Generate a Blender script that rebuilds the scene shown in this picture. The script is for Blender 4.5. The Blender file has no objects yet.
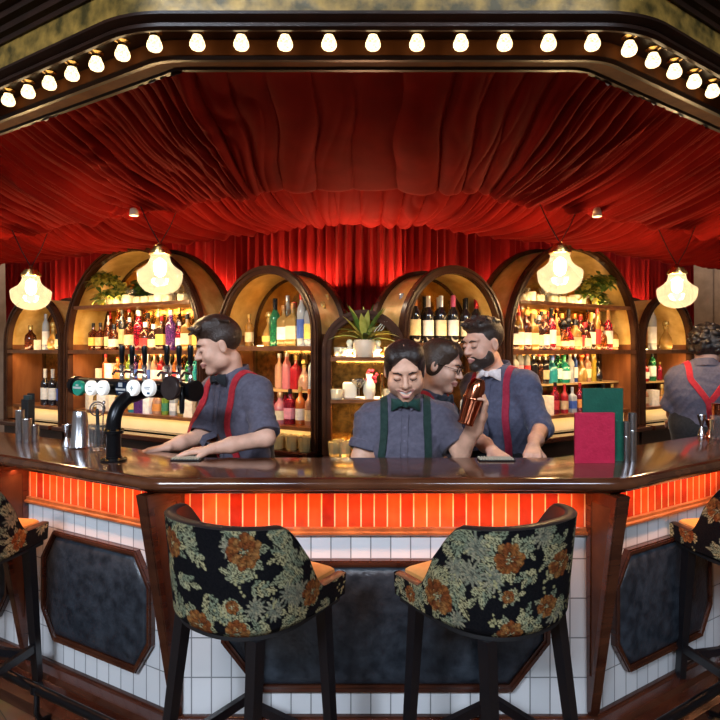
import bpy, math, random
import numpy as np
from mathutils import Vector, Matrix
random.seed(7)
rng = np.random.default_rng(7)
PI = math.pi
R = math.radians
sc = bpy.context.scene
col = sc.collection
F = 595.0            # focal length in pixels of a 720 px wide frame
EYE = 1.57           # camera height


def at(px, py, Y):
    """point at depth Y seen at a photo pixel"""
    return np.array([(px - 360.0) * Y / F, Y, EYE - (py - 348.0) * Y / F])


# ------------------------------------------------------------------ materials
def M(name, base, rough=.5, metal=0.0, var=None, bump=None, trans=0.0, ior=1.45, emis=None, sheen=0.0,
      coat=0.0, grain=None, spec=None, alpha=None, coords='Object', sheen_tint=None):
    m = bpy.data.materials.new(name)
    m.use_nodes = True
    nt = m.node_tree
    b = nt.nodes['Principled BSDF']
    b.inputs['Base Color'].default_value = (*base, 1)
    b.inputs['Roughness'].default_value = rough
    b.inputs['Metallic'].default_value = metal
    b.inputs['Transmission Weight'].default_value = trans
    b.inputs['IOR'].default_value = ior
    b.inputs['Coat Weight'].default_value = coat
    b.inputs['Coat Roughness'].default_value = .08
    b.inputs['Sheen Weight'].default_value = sheen
    b.inputs['Sheen Roughness'].default_value = .32
    if sheen_tint:
        b.inputs['Sheen Tint'].default_value = (*sheen_tint, 1)
    if spec is not None:
        b.inputs['Specular IOR Level'].default_value = spec
    if emis:
        b.inputs['Emission Color'].default_value = (*emis[0], 1)
        b.inputs['Emission Strength'].default_value = emis[1]
    tc = nt.nodes.new('ShaderNodeTexCoord')
    if var or grain:
        mp = nt.nodes.new('ShaderNodeMapping')
        nt.links.new(tc.outputs[coords], mp.inputs[0])
        nz = nt.nodes.new('ShaderNodeTexNoise')
        if grain:
            mp.inputs['Scale'].default_value = grain[0]
            nz.inputs['Scale'].default_value = 1.0
            nz.inputs['Detail'].default_value = 6
            c2 = grain[1]
        else:
            nz.inputs['Scale'].default_value = var[0]
            nz.inputs['Detail'].default_value = 5
            c2 = var[1]
        nt.links.new(mp.outputs[0], nz.inputs['Vector'])
        rp = nt.nodes.new('ShaderNodeValToRGB')
        rp.color_ramp.elements[0].position = .35
        rp.color_ramp.elements[1].position = .68
        rp.color_ramp.elements[0].color = (*base, 1)
        rp.color_ramp.elements[1].color = (*c2, 1)
        nt.links.new(nz.outputs['Fac'], rp.inputs[0])
        nt.links.new(rp.outputs[0], b.inputs['Base Color'])
    if bump:
        n2 = nt.nodes.new('ShaderNodeTexNoise')
        n2.inputs['Scale'].default_value = bump[0]
        n2.inputs['Detail'].default_value = 4
        nt.links.new(tc.outputs['Object'], n2.inputs['Vector'])
        bp = nt.nodes.new('ShaderNodeBump')
        bp.inputs['Strength'].default_value = bump[1]
        bp.inputs['Distance'].default_value = .01
        nt.links.new(n2.outputs['Fac'], bp.inputs['Height'])
        nt.links.new(bp.outputs[0], b.inputs['Normal'])
    return m


def tile_mat(name, c1, c2, mortar, w, h, rough, gap=.0025, bias=0.0, var=None, dv=0.0):
    m = M(name, c1, rough, coat=.4)
    nt = m.node_tree
    b = nt.nodes['Principled BSDF']
    uv0 = nt.nodes.new('ShaderNodeUVMap')
    uv = nt.nodes.new('ShaderNodeMapping')
    uv.inputs['Location'].default_value = (0, dv, 0)
    nt.links.new(uv0.outputs[0], uv.inputs[0])
    br = nt.nodes.new('ShaderNodeTexBrick')
    br.offset = 0
    br.inputs['Scale'].default_value = 1
    br.inputs['Brick Width'].default_value = w
    br.inputs['Row Height'].default_value = h
    br.inputs['Mortar Size'].default_value = gap
    br.inputs['Mortar Smooth'].default_value = .1
    br.inputs['Bias'].default_value = bias
    br.inputs['Color1'].default_value = (*c1, 1)
    br.inputs['Color2'].default_value = (*c2, 1)
    br.inputs['Mortar'].default_value = (*mortar, 1)
    nt.links.new(uv.outputs[0], br.inputs['Vector'])
    src = br.outputs['Color']
    if var:
        nz = nt.nodes.new('ShaderNodeTexNoise')
        nz.inputs['Scale'].default_value = var
        nt.links.new(uv.outputs[0], nz.inputs['Vector'])
        mx = nt.nodes.new('ShaderNodeMix')
        mx.data_type = 'RGBA'
        mx.blend_type = 'OVERLAY'
        mx.inputs['Factor'].default_value = .5
        nt.links.new(src, mx.inputs['A'])
        nt.links.new(nz.outputs['Fac'], mx.inputs['B'])
        src = mx.outputs['Result']
    nt.links.new(src, b.inputs['Base Color'])
    bp = nt.nodes.new('ShaderNodeBump')
    bp.invert = True
    bp.inputs['Strength'].default_value = .6
    bp.inputs['Distance'].default_value = .003
    nt.links.new(br.outputs['Fac'], bp.inputs['Height'])
    nt.links.new(bp.outputs[0], b.inputs['Normal'])
    rp = nt.nodes.new('ShaderNodeMapRange')
    rp.inputs['To Min'].default_value = rough
    rp.inputs['To Max'].default_value = .8
    nt.links.new(br.outputs['Fac'], rp.inputs['Value'])
    nt.links.new(rp.outputs[0], b.inputs['Roughness'])
    return m


def attr_mat(name, rough, sheen=0.0, bump=None):
    m = M(name, (.5, .5, .5), rough, sheen=sheen, bump=bump)
    nt = m.node_tree
    a = nt.nodes.new('ShaderNodeAttribute')
    a.attribute_name = 'pattern'
    nt.links.new(a.outputs['Color'], nt.nodes['Principled BSDF'].inputs['Base Color'])
    return m


MAT = {}
MAT['mahogany'] = M('mahogany', (.034, .009, .005), .22, grain=((4, 4, 30), (.070, .020, .009)), coat=.4)
MAT['mahogany_top'] = M('polished_mahogany', (.06, .018, .009), .16, grain=((5, 18, 5), (.13, .045, .018)), coat=.5)
MAT['walnut'] = M('warm_walnut', (.16, .05, .016), .3, grain=((14, 14, 3), (.27, .1, .032)), coat=.3)
MAT['dark_wood'] = M('dark_stained_wood', (.018, .007, .0045), .28, grain=((6, 6, 25), (.035, .014, .008)), coat=.35)
MAT['arch_wood'] = M('arch_wood', (.045, .016, .008), .27, grain=((9, 9, 9), (.075, .028, .012)), coat=.12, spec=.3)
MAT['black_wood'] = M('black_painted_wood', (.006, .006, .008), .35, coat=.2)
MAT['black_metal'] = M('black_metal', (.010, .010, .012), .3, metal=.6)
MAT['soot'] = M('matte_black', (.008, .008, .009), .6)
MAT['velvet'] = M('red_velvet', (.165, .004, .003), .8, var=(5, (.235, .007, .005)), sheen=.3, sheen_tint=(1, .06, .03), spec=.08)
MAT['curtain'] = M('red_curtain_velvet', (.24, .006, .007), .78, var=(4, (.32, .010, .010)), sheen=.2, sheen_tint=(1, .25, .2), spec=.15)
MAT['leather'] = M('navy_leather', (.010, .014, .020), .34, var=(20, (.034, .043, .056)), bump=(60, .25))
MAT['tan_leather'] = M('tan_leather', (.50, .25, .07), .45, var=(14, (.58, .31, .10)), bump=(80, .15))
MAT['dark_leather'] = M('brown_leather_piping', (.020, .015, .014), .4)
MAT['white_tile'] = tile_mat('white_wall_tile', (.62, .64, .66), (.70, .71, .72), (.20, .21, .22), .078, .155, .12, dv=.03)
MAT['red_tile'] = tile_mat('red_glazed_tile', (.22, .014, .008), (.52, .075, .018), (.60, .38, .22), .0515, 5.0, .14, gap=.0026, var=13)
MAT['amber'] = M('amber_antique_mirror', (.45, .20, .035), .16, metal=.85, var=(9, (.72, .40, .10)), bump=(25, .12))
MAT['amber_lining'] = M('amber_gilt_lining', (.60, .36, .09), .28, metal=.2, var=(12, (.80, .56, .20)), bump=(30, .12))
MAT['smoke_mirror'] = M('smoked_mirror', (.10, .055, .018), .12, metal=.9, var=(28, (.34, .20, .06)))
MAT['gold_marble'] = M('gilded_green_marbling', (.05, .036, .008), .4, metal=.2, var=(15, (.34, .20, .04)), bump=(14, .3))
MAT['brass'] = M('brass', (.55, .34, .11), .25, metal=1, var=(20, (.65, .42, .16)))
MAT['steel'] = M('brushed_steel', (.48, .48, .50), .24, metal=1, grain=((90, 90, 3), (.60, .60, .62)))
MAT['chrome'] = M('chrome', (.75, .76, .78), .08, metal=1)
MAT['copper'] = M('polished_copper', (.55, .17, .085), .16, metal=1, var=(8, (.65, .22, .11)))
MAT['cream'] = M('cream_laminate', (.80, .62, .34), .45, var=(6, (.85, .68, .40)))
MAT['glass'] = M('clear_glass', (.95, .97, .97), .03, trans=.95, ior=1.45)
MAT['opal'] = None
MAT['floor'] = None
MAT['plaster'] = M('brown_plaster', (.22, .145, .10), .8, var=(7, (.30, .20, .14)), bump=(20, .2))
MAT['grey_plaster'] = M('grey_plaster', (.40, .36, .32), .8, var=(3, (.46, .42, .38)))
MAT['ceiling'] = M('dark_ceiling_paint', (.012, .008, .010), .6, var=(2, (.018, .012, .014)))
MAT['led'] = M('warm_led_strip', (1, .6, .3), .5, emis=((1, .50, .16), 6))
MAT['led_white'] = M('warm_white_led', (1, .8, .5), .5, emis=((1, .68, .32), 5))
MAT['red_card'] = M('crimson_cloth_cover', (.46, .008, .045), .5, var=(30, (.55, .014, .06)), bump=(90, .2))
MAT['green_card'] = M('bottle_green_cloth_cover', (.003, .075, .045), .5, var=(30, (.005, .09, .055)), bump=(90, .15))
MAT['paper'] = M('white_paper', (.78, .76, .70), .7, var=(20, (.84, .82, .78)))
MAT['leaf'] = M('green_leaf', (.05, .13, .02), .4, var=(30, (.16, .24, .04)))
MAT['variegated'] = M('yellow_green_leaf', (.46, .42, .06), .4, var=(30, (.62, .56, .12)))
MAT['dark_leaf'] = M('dark_ivy_leaf', (.02, .05, .012), .4, var=(24, (.05, .10, .02)))
MAT['ceramic'] = M('cream_ceramic', (.82, .72, .52), .3, var=(8, (.86, .78, .60)), coat=.3)
MAT['terracotta_pot'] = M('ribbed_cream_pot', (.78, .56, .36), .4, var=(8, (.85, .66, .46)))


def floor_mat():
    m = M('oak_floorboards', (.2, .1, .05), .35, coat=.15)
    nt = m.node_tree
    b = nt.nodes['Principled BSDF']
    uv = nt.nodes.new('ShaderNodeTexCoord')
    mp = nt.nodes.new('ShaderNodeMapping')
    mp.inputs['Rotation'].default_value = (0, 0, R(45))
    br = nt.nodes.new('ShaderNodeTexBrick')
    br.inputs['Scale'].default_value = 1
    br.inputs['Brick Width'].default_value = .5
    br.inputs['Row Height'].default_value = .09
    br.inputs['Mortar Size'].default_value = .002
    br.inputs['Color1'].default_value = (.16, .085, .04, 1)
    br.inputs['Color2'].default_value = (.23, .125, .06, 1)
    br.inputs['Mortar'].default_value = (.03, .015, .008, 1)
    nz = nt.nodes.new('ShaderNodeTexNoise')
    nz.inputs['Scale'].default_value = 14
    mx = nt.nodes.new('ShaderNodeMix')
    mx.data_type = 'RGBA'
    mx.blend_type = 'MULTIPLY'
    mx.inputs['Factor'].default_value = .6
    nt.links.new(uv.outputs['Object'], mp.inputs[0])
    nt.links.new(mp.outputs[0], br.inputs['Vector'])
    nt.links.new(mp.outputs[0], nz.inputs['Vector'])
    nt.links.new(br.outputs['Color'], mx.inputs['A'])
    nt.links.new(nz.outputs['Color'], mx.inputs['B'])
    nt.links.new(mx.outputs['Result'], b.inputs['Base Color'])
    return m


MAT['floor'] = floor_mat()


def opal_mat():
    """thin opal glass: scatters the lamp inside it and lets a little of it through"""
    m = bpy.data.materials.new('opal_glass')
    m.use_nodes = True
    nt = m.node_tree
    out = nt.nodes['Material Output']
    nt.nodes.remove(nt.nodes['Principled BSDF'])
    em = nt.nodes.new('ShaderNodeEmission')
    em.inputs[0].default_value = (1, .80, .50, 1)
    em.inputs[1].default_value = .34
    tl = nt.nodes.new('ShaderNodeBsdfTranslucent')
    tl.inputs[0].default_value = (.05, .041, .028, 1)
    tr = nt.nodes.new('ShaderNodeBsdfTransparent')
    tr.inputs[0].default_value = (1, .93, .8, 1)
    gl = nt.nodes.new('ShaderNodeBsdfGlossy')
    gl.inputs['Roughness'].default_value = .1
    m1 = nt.nodes.new('ShaderNodeMixShader')
    m1.inputs[0].default_value = .55
    m2 = nt.nodes.new('ShaderNodeMixShader')
    m2.inputs[0].default_value = .06
    ad = nt.nodes.new('ShaderNodeAddShader')
    nt.links.new(tl.outputs[0], m1.inputs[1])
    nt.links.new(tr.outputs[0], m1.inputs[2])
    nt.links.new(m1.outputs[0], m2.inputs[1])
    nt.links.new(gl.outputs[0], m2.inputs[2])
    nt.links.new(m2.outputs[0], ad.inputs[0])
    nt.links.new(em.outputs[0], ad.inputs[1])
    nt.links.new(ad.outputs[0], out.inputs[0])
    return m


MAT['opal'] = opal_mat()
MAT['lamp_core'] = M('lit_filament_lamp', (1, .9, .7), .5, emis=((1, .80, .48), 26))
MAT['bulb'] = M('lit_globe_bulb', (1, .85, .6), .15, emis=((1, .72, .38), 20), bump=(70, .6))
_nt = MAT['bulb'].node_tree
_n = _nt.nodes.new('ShaderNodeTexNoise')
_n.inputs['Scale'].default_value = 55
_n.inputs['Distortion'].default_value = 2.5
_tc = _nt.nodes.new('ShaderNodeTexCoord')
_mr = _nt.nodes.new('ShaderNodeMapRange')
_mr.inputs['From Min'].default_value = .35
_mr.inputs['From Max'].default_value = .65
_mr.inputs['To Min'].default_value = .75
_mr.inputs['To Max'].default_value = 3.4
_nt.links.new(_tc.outputs['Object'], _n.inputs['Vector'])
_nt.links.new(_n.outputs['Fac'], _mr.inputs['Value'])
_nt.links.new(_mr.outputs[0], _nt.nodes['Principled BSDF'].inputs['Emission Strength'])
MAT['bulb_core'] = M('bulb_core', (1, .9, .7), .5, emis=((1, .75, .42), 14))

_mc = {}


def cmat(kind, c, rough=.4):
    """small cache of coloured materials for bottles, caps and labels"""
    key = (kind, tuple(round(x, 3) for x in c), rough)
    if key not in _mc:
        c2 = tuple(min(1, x * 1.25 + .01) for x in c)
        if kind == 'glass':
            _mc[key] = M('bottle_glass', c, .06, trans=.55, ior=1.4, var=(9, c2), coat=.3)
        elif kind == 'dark':
            _mc[key] = M('dark_bottle_glass', c, .08, var=(9, c2), coat=.5)
        elif kind == 'foil':
            _mc[key] = M('cap_foil', c, .25, metal=.5, var=(20, c2))
        elif kind == 'skin':
            _mc[key] = M('skin', c, .5, var=(22, c2), bump=(120, .05))
        elif kind == 'cloth':
            _mc[key] = M('woven_cloth', c, .82, var=(60, c2), sheen=.2, bump=(240, .25))
        elif kind == 'hair':
            _mc[key] = M('hair', c, .38, grain=((60, 60, 60), c2), bump=(130, .5))
        else:
            _mc[key] = M('printed_paper', c, .6, var=(30, c2))
    return _mc[key]


# ------------------------------------------------------------------ mesh building
class MB:
    def __init__(self):
        self.v, self.f, self.uv, self.mi, self.n = [], [], [], [], 0

    def add(self, verts, faces, uvs=None, mi=0):
        verts = np.asarray(verts, float).reshape(-1, 3)
        self.v.append(verts)
        for k, f in enumerate(faces):
            self.f.append([i + self.n for i in f])
            self.uv.append(None if uvs is None else [uvs[i] for i in f])
            self.mi.append(mi)
        self.n += len(verts)
        return self

    def box(self, c, s, rz=0.0, mi=0, bevel=0.0):
        hx, hy, hz = s[0] / 2, s[1] / 2, s[2] / 2
        if bevel > 0:
            b = min(bevel, hx * .9, hy * .9, hz * .9)
            pts, rings = [], []
            poly = [(hx - b, -hy), (hx, -hy + b), (hx, hy - b), (hx - b, hy), (-hx + b, hy), (-hx, hy - b), (-hx, -hy + b), (-hx + b, -hy)]
            lo = [(x * (hx - b) / hx, y * (hy - b) / hy) for x, y in poly]
            for z, pl in ((-hz, lo), (-hz + b, poly), (hz - b, poly), (hz, lo)):
                pts += [(x, y, z) for x, y in pl]
            fs = []
            for k in range(3):
                for i in range(8):
                    j = (i + 1) % 8
                    fs.append((k * 8 + i, k * 8 + j, k * 8 + 8 + j, k * 8 + 8 + i))
            fs.append(tuple(range(7, -1, -1)))
            fs.append(tuple(range(24, 32)))
        else:
            pts = [(x, y, z) for z in (-hz, hz) for x, y in ((-hx, -hy), (hx, -hy), (hx, hy), (-hx, hy))]
            fs = [(3, 2, 1, 0), (4, 5, 6, 7), (0, 1, 5, 4), (1, 2, 6, 5), (2, 3, 7, 6), (3, 0, 4, 7)]
        ca, sa = math.cos(rz), math.sin(rz)
        pts = [(c[0] + x * ca - y * sa, c[1] + x * sa + y * ca, c[2] + z) for x, y, z in pts]
        return self.add(pts, fs, mi=mi)

    def bar(self, a, b, wa, wb=None, mi=0, up=(0, 0, 1)):
        """square section bar from a to b; wa, wb = (width, depth) at the ends"""
        a, b = np.array(a, float), np.array(b, float)
        wb = wb or wa
        d = (b - a) / np.linalg.norm(b - a)
        u = np.array(up, float)
        if abs(d @ u) > .95:
            u = np.array((0, 1., 0))
        x = np.cross(u, d)
        x /= np.linalg.norm(x)
        y = np.cross(d, x)
        pts = []
        for p, w in ((a, wa), (b, wb)):
            for sx, sy in ((-1, -1), (1, -1), (1, 1), (-1, 1)):
                pts.append(p + x * sx * w[0] / 2 + y * sy * w[1] / 2)
        return self.add(pts, [(3, 2, 1, 0), (4, 5, 6, 7), (0, 1, 5, 4), (1, 2, 6, 5), (2, 3, 7, 6), (3, 0, 4, 7)], mi=mi)

    def lathe(self, prof, seg=20, c=(0, 0, 0), mi=0, ax=None, cap=True, sq=None):
        """prof: (radius, z) list. sq: superellipse power for squared bottles"""
        pts = []
        for r, z in prof:
            for k in range(seg):
                t = 2 * PI * k / seg
                x, y = math.cos(t), math.sin(t)
                if sq:
                    q = (abs(x) ** sq + abs(y) ** sq) ** (1 / sq)
                    w = min(1, max(0, (r - .016) / .012))
                    e = 1 / q * w + (1 - w)
                    x, y = x * e, y * e
                pts.append((r * x, r * y, z))
        pts = np.array(pts)
        if ax is not None:
            d = np.array(ax, float)
            d /= np.linalg.norm(d)
            u = np.array((1., 0, 0)) if abs(d[0]) < .9 else np.array((0, 1., 0))
            xx = np.cross(u, d)
            xx /= np.linalg.norm(xx)
            yy = np.cross(d, xx)
            pts = pts[:, :1] * xx + pts[:, 1:2] * yy + pts[:, 2:] * d
        pts = pts + np.array(c, float)
        fs = []
        n = len(prof)
        for i in range(n - 1):
            for k in range(seg):
                j = (k + 1) % seg
                fs.append((i * seg + k, i * seg + j, i * seg + seg + j, i * seg + seg + k))
        if cap:
            if prof[0][0] > 1e-5:
                fs.append(tuple(range(seg - 1, -1, -1)))
            if prof[-1][0] > 1e-5:
                fs.append(tuple(range((n - 1) * seg, n * seg)))
        return self.add(pts, fs, mi=mi)

    def tube(self, pts, r, seg=8, mi=0, caps=True):
        P = [np.array(p, float) for p in pts]
        n = len(P)
        rr = r if hasattr(r, '__len__') else [r] * n
        T = []
        for i in range(n):
            d = P[min(i + 1, n - 1)] - P[max(i - 1, 0)]
            T.append(d / (np.linalg.norm(d) + 1e-12))
        u = np.array((0, 0, 1.)) if abs(T[0][2]) < .9 else np.array((1., 0, 0))
        x = np.cross(u, T[0])
        x /= np.linalg.norm(x)
        V = []
        for i in range(n):
            x = x - T[i] * (x @ T[i])
            x /= np.linalg.norm(x)
            y = np.cross(T[i], x)
            for k in range(seg):
                t = 2 * PI * k / seg
                V.append(P[i] + rr[i] * (math.cos(t) * x + math.sin(t) * y))
        fs = []
        for i in range(n - 1):
            for k in range(seg):
                j = (k + 1) % seg
                fs.append((i * seg + k, i * seg + j, i * seg + seg + j, i * seg + seg + k))
        if caps:
            fs.append(tuple(range(seg - 1, -1, -1)))
            fs.append(tuple(range((n - 1) * seg, n * seg)))
        return self.add(V, fs, mi=mi)

    def prism(self, poly, z0, z1, mi=0):
        n = len(poly)
        pts = [(x, y, z0) for x, y in poly] + [(x, y, z1) for x, y in poly]
        fs = [tuple(range(n - 1, -1, -1)), tuple(range(n, 2 * n))]
        fs += [(i, (i + 1) % n, n + (i + 1) % n, n + i) for i in range(n)]
        return self.add(pts, fs, mi=mi)

    def slab(self, poly3, d, mi=0):
        """polygon given in 3D, extruded by the vector d"""
        n = len(poly3)
        p = np.array(poly3, float)
        pts = np.vstack([p, p + np.array(d, float)])
        fs = [tuple(range(n - 1, -1, -1)), tuple(range(n, 2 * n))]
        fs += [(i, (i + 1) % n, n + (i + 1) % n, n + i) for i in range(n)]
        return self.add(pts, fs, mi=mi)

    def ring(self, outer, inner, d, mi=0):
        """frame between two 3D loops of equal count, extruded by d"""
        n = len(outer)
        o, i_ = np.array(outer, float), np.array(inner, float)
        d = np.array(d, float)
        pts = np.vstack([o, i_, o + d, i_ + d])
        fs = []
        for k in range(n):
            j = (k + 1) % n
            fs += [(k, j, n + j, n + k), (2 * n + j, 2 * n + k, 3 * n + k, 3 * n + j),
                   (j, k, 2 * n + k, 2 * n + j), (n + k, n + j, 3 * n + j, 3 * n + k)]
        return self.add(pts, fs, mi=mi)

    def grid(self, G, uv=None, mi=0, closed_u=False, closed_v=False):
        """G: (nu, nv, 3)"""
        nu, nv = G.shape[:2]
        idx = np.arange(nu * nv).reshape(nu, nv)
        fs = []
        for i in range(nu if closed_u else nu - 1):
            i2 = (i + 1) % nu
            for j in range(nv if closed_v else nv - 1):
                j2 = (j + 1) % nv
                fs.append((idx[i, j], idx[i2, j], idx[i2, j2], idx[i, j2]))
        u = None if uv is None else [tuple(x) for x in uv.reshape(-1, 2)]
        return self.add(G.reshape(-1, 3), fs, u, mi)

    def mesh(self, name, mats, smooth=True):
        me = bpy.data.meshes.new(name)
        V = np.vstack(self.v)
        me.from_pydata([tuple(p) for p in V], [], self.f)
        for m in (mats if isinstance(mats, (list, tuple)) else [mats]):
            me.materials.append(m)
        if any(self.mi):
            me.polygons.foreach_set('material_index', self.mi)
        if any(u is not None for u in self.uv):
            l = me.uv_layers.new(name='UVMap')
            flat = []
            for f, u in zip(self.f, self.uv):
                for k in range(len(f)):
                    flat += list(u[k]) if u is not None else [0, 0]
            l.data.foreach_set('uv', flat)
        me.polygons.foreach_set('use_smooth', [bool(smooth)] * len(me.polygons))
        if smooth and smooth is not True:
            pass
        elif smooth:
            try:
                me.set_sharp_from_angle(angle=R(38))
            except Exception:
                pass
        me.update()
        return me

    def build(self, name, mats, parent=None, smooth=True, world=False):
        me = self.mesh(name, mats, smooth)
        return link(name, me, parent, world)


def link(name, me, parent=None, world=False):
    o = bpy.data.objects.new(name, me)
    col.objects.link(o)
    if parent is not None:
        o.parent = parent
        if world:
            m, p = Matrix.Identity(4), parent
            while p is not None:
                m = Matrix.Translation(p.location) @ p.rotation_euler.to_matrix().to_4x4() @ m
                p = p.parent
            me.transform(m.inverted())
    return o


def recenter(o):
    """move a single-mesh thing's origin to the middle of its base"""
    me = o.data
    n = len(me.vertices)
    a = np.empty(n * 3)
    me.vertices.foreach_get('co', a)
    a = a.reshape(-1, 3)
    c = Vector(((a[:, 0].min() + a[:, 0].max()) / 2, (a[:, 1].min() + a[:, 1].max()) / 2, a[:, 2].min()))
    me.transform(Matrix.Translation(-c))
    o.location = c
    return o


def tag(o, label, cat, group=None, kind=None):
    o['label'] = label
    o['category'] = cat
    if group:
        o['group'] = group
    if kind:
        o['kind'] = kind
    return o


def thing(name, label, cat, loc=(0, 0, 0), rz=0.0, group=None):
    o = bpy.data.objects.new(name, None)
    o.empty_display_size = .1
    col.objects.link(o)
    o.location = tuple(float(x) for x in loc)
    o.rotation_euler = (0, 0, rz)
    return tag(o, label, cat, group)


def struct(o, label=None, cat=None):
    o['kind'] = 'structure'
    if label:
        o['label'] = label
    if cat:
        o['category'] = cat
    return o


def dup(root, loc, rz, label, group=None, scale=None):
    r = root.copy()
    col.objects.link(r)
    r.location = tuple(float(x) for x in loc)
    r.rotation_euler = (0, 0, rz)
    if scale:
        r.scale = (scale,) * 3
    r['label'] = label
    if group:
        r['group'] = group
    for ch in list(root.children):
        c = ch.copy()
        col.objects.link(c)
        c.parent = r
        for g in list(ch.children):
            d = g.copy()
            col.objects.link(d)
            d.parent = c
    return r


# ------------------------------------------------------------------ plan paths
class Plan:
    """three straight runs (left wing, front, right wing) joined by round corners"""

    def __init__(s, L, Rr, aL, aR, rad, lL, lR, nW=24, nA=10, nF=24):
        s.L, s.Rr = np.array(L, float), np.array(Rr, float)
        s.dL = np.array((-math.cos(R(aL)), math.sin(R(aL))))
        s.dR = np.array((math.cos(R(aR)), math.sin(R(aR))))
        s.nL = np.array((-math.sin(R(aL)), -math.cos(R(aL))))
        s.nR = np.array((math.sin(R(aR)), -math.cos(R(aR))))
        s.nF = np.array((0., -1.))
        s.aL, s.aR, s.rad, s.lL, s.lR = R(aL), R(aR), rad, lL, lR
        s.nw, s.na, s.nf = nW, nA, nF

    def corner(s, off, left=True):
        a = s.aL if left else s.aR
        t = off * math.tan(a / 2)
        return (s.L + np.array((-t, -off))) if left else (s.Rr + np.array((t, -off)))

    def pts(s, off=0.0, nw=None, nf=None, na=None):
        nw, nf, na = nw or s.nw, nf or s.nf, na or s.na
        r = max(s.rad + off, 0.0)
        cL, cR = s.corner(off), s.corner(off, False)
        tl, tr = r * math.tan(s.aL / 2), r * math.tan(s.aR / 2)
        eL = s.L + s.dL * s.lL + s.nL * off
        eR = s.Rr + s.dR * s.lR + s.nR * off
        a, b = cL + s.dL * tl, cL + np.array((tl, 0))
        c, d = cR - np.array((tr, 0)), cR + s.dR * tr
        out = [eL + (a - eL) * k / nw for k in range(nw)]
        oc = b - s.nF * r
        for k in range(na):
            t = s.aL * (1 - k / na)
            out.append(oc + r * np.array((-math.sin(t), -math.cos(t))))
        out += [b + (c - b) * k / nf for k in range(nf)]
        oc = c - s.nF * r
        for k in range(na):
            t = s.aR * k / na
            out.append(oc + r * np.array((math.sin(t), -math.cos(t))))
        out += [d + (eR - d) * k / nw for k in range(nw + 1)]
        return np.array(out)

    def arclen(s, off=0.0):
        p = s.pts(off)
        return np.concatenate([[0], np.cumsum(np.linalg.norm(np.diff(p, axis=0), axis=1))])

    def wing(s, left, t, off=0.0):
        """point on a wing at distance t from its corner, off outward"""
        return (s.corner(off) + s.dL * t) if left else (s.corner(off, False) + s.dR * t)


def sweep(mb, plan, prof, closed=True, mi=0, ends=True, uvoff=None):
    cols = []
    u = plan.arclen(uvoff if uvoff is not None else prof[0][0])
    vv = [0.0]
    for a, b in zip(prof[:-1], prof[1:]):
        vv.append(vv[-1] + math.hypot(a[0] - b[0], a[1] - b[1]))
    for off, z in prof:
        p = plan.pts(off)
        cols.append(np.column_stack([p, np.full(len(p), z)]))
    G = np.stack(cols, axis=1)
    uv = np.stack([np.stack([u, np.full(len(u), v)], axis=1) for v in [p[1] for p in prof]], axis=1)
    n0 = mb.n
    mb.grid(G, uv, mi, closed_v=closed)
    if closed and ends:
        k = len(prof)
        N = G.shape[0]
        mb.f.append([n0 + i for i in range(k)][::-1])
        mb.uv.append(None)
        mb.mi.append(mi)
        mb.f.append([n0 + (N - 1) * k + i for i in range(k)])
        mb.uv.append(None)
        mb.mi.append(mi)
    return mb


def area(name, loc, target, size, energy, color, sy=None, spread=None):
    l = bpy.data.lights.new(name, 'AREA')
    l.energy, l.color, l.size = energy, color, size
    if sy:
        l.shape, l.size_y = 'RECTANGLE', sy
    if spread:
        l.spread = R(spread)
    o = bpy.data.objects.new(name, l)
    col.objects.link(o)
    o.location = tuple(float(x) for x in loc)
    d = Vector([float(x) for x in target]) - o.location
    o.rotation_euler = d.to_track_quat('-Z', 'Y').to_euler()
    return o


def point(name, loc, energy, color, r=.03):
    l = bpy.data.lights.new(name, 'POINT')
    l.energy, l.color, l.shadow_soft_size = energy, color, r
    o = bpy.data.objects.new(name, l)
    col.objects.link(o)
    o.location = tuple(float(x) for x in loc)
    return o
DAY, LED_E, PEND, SHELF, UP_FILL, WALL_FILL, EXPO = 390, 2.6, 60, 5.0, 9, 60, .38
# ================================================================== camera and render look
cam = bpy.data.cameras.new('camera')
cam.sensor_width = 36
cam.lens = F / 720 * 36
cam.shift_y = -12 / 720
cam.clip_start = .02
co = bpy.data.objects.new('camera', cam)
col.objects.link(co)
co.location = (0, 0, EYE)
co.rotation_euler = (R(90), 0, 0)
sc.camera = co
sc.view_settings.view_transform = 'Standard'
sc.view_settings.look = 'None'
sc.view_settings.exposure = EXPO
sc.view_settings.gamma = 1
sc.view_settings.use_curve_mapping = False
try:
    sc.cycles.max_bounces = 7
    sc.cycles.diffuse_bounces = 3
    sc.cycles.glossy_bounces = 4
    sc.cycles.transmission_bounces = 6
    sc.cycles.transparent_max_bounces = 6
    sc.cycles.sample_clamp_indirect = 4
    sc.cycles.caustics_reflective = False
    sc.cycles.caustics_refractive = False
except Exception:
    pass
w = bpy.data.worlds.new('dusk')
sc.world = w
w.use_nodes = True
w.node_tree.nodes['Background'].inputs[0].default_value = (.55, .68, .9, 1)
w.node_tree.nodes['Background'].inputs[1].default_value = .6

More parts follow.
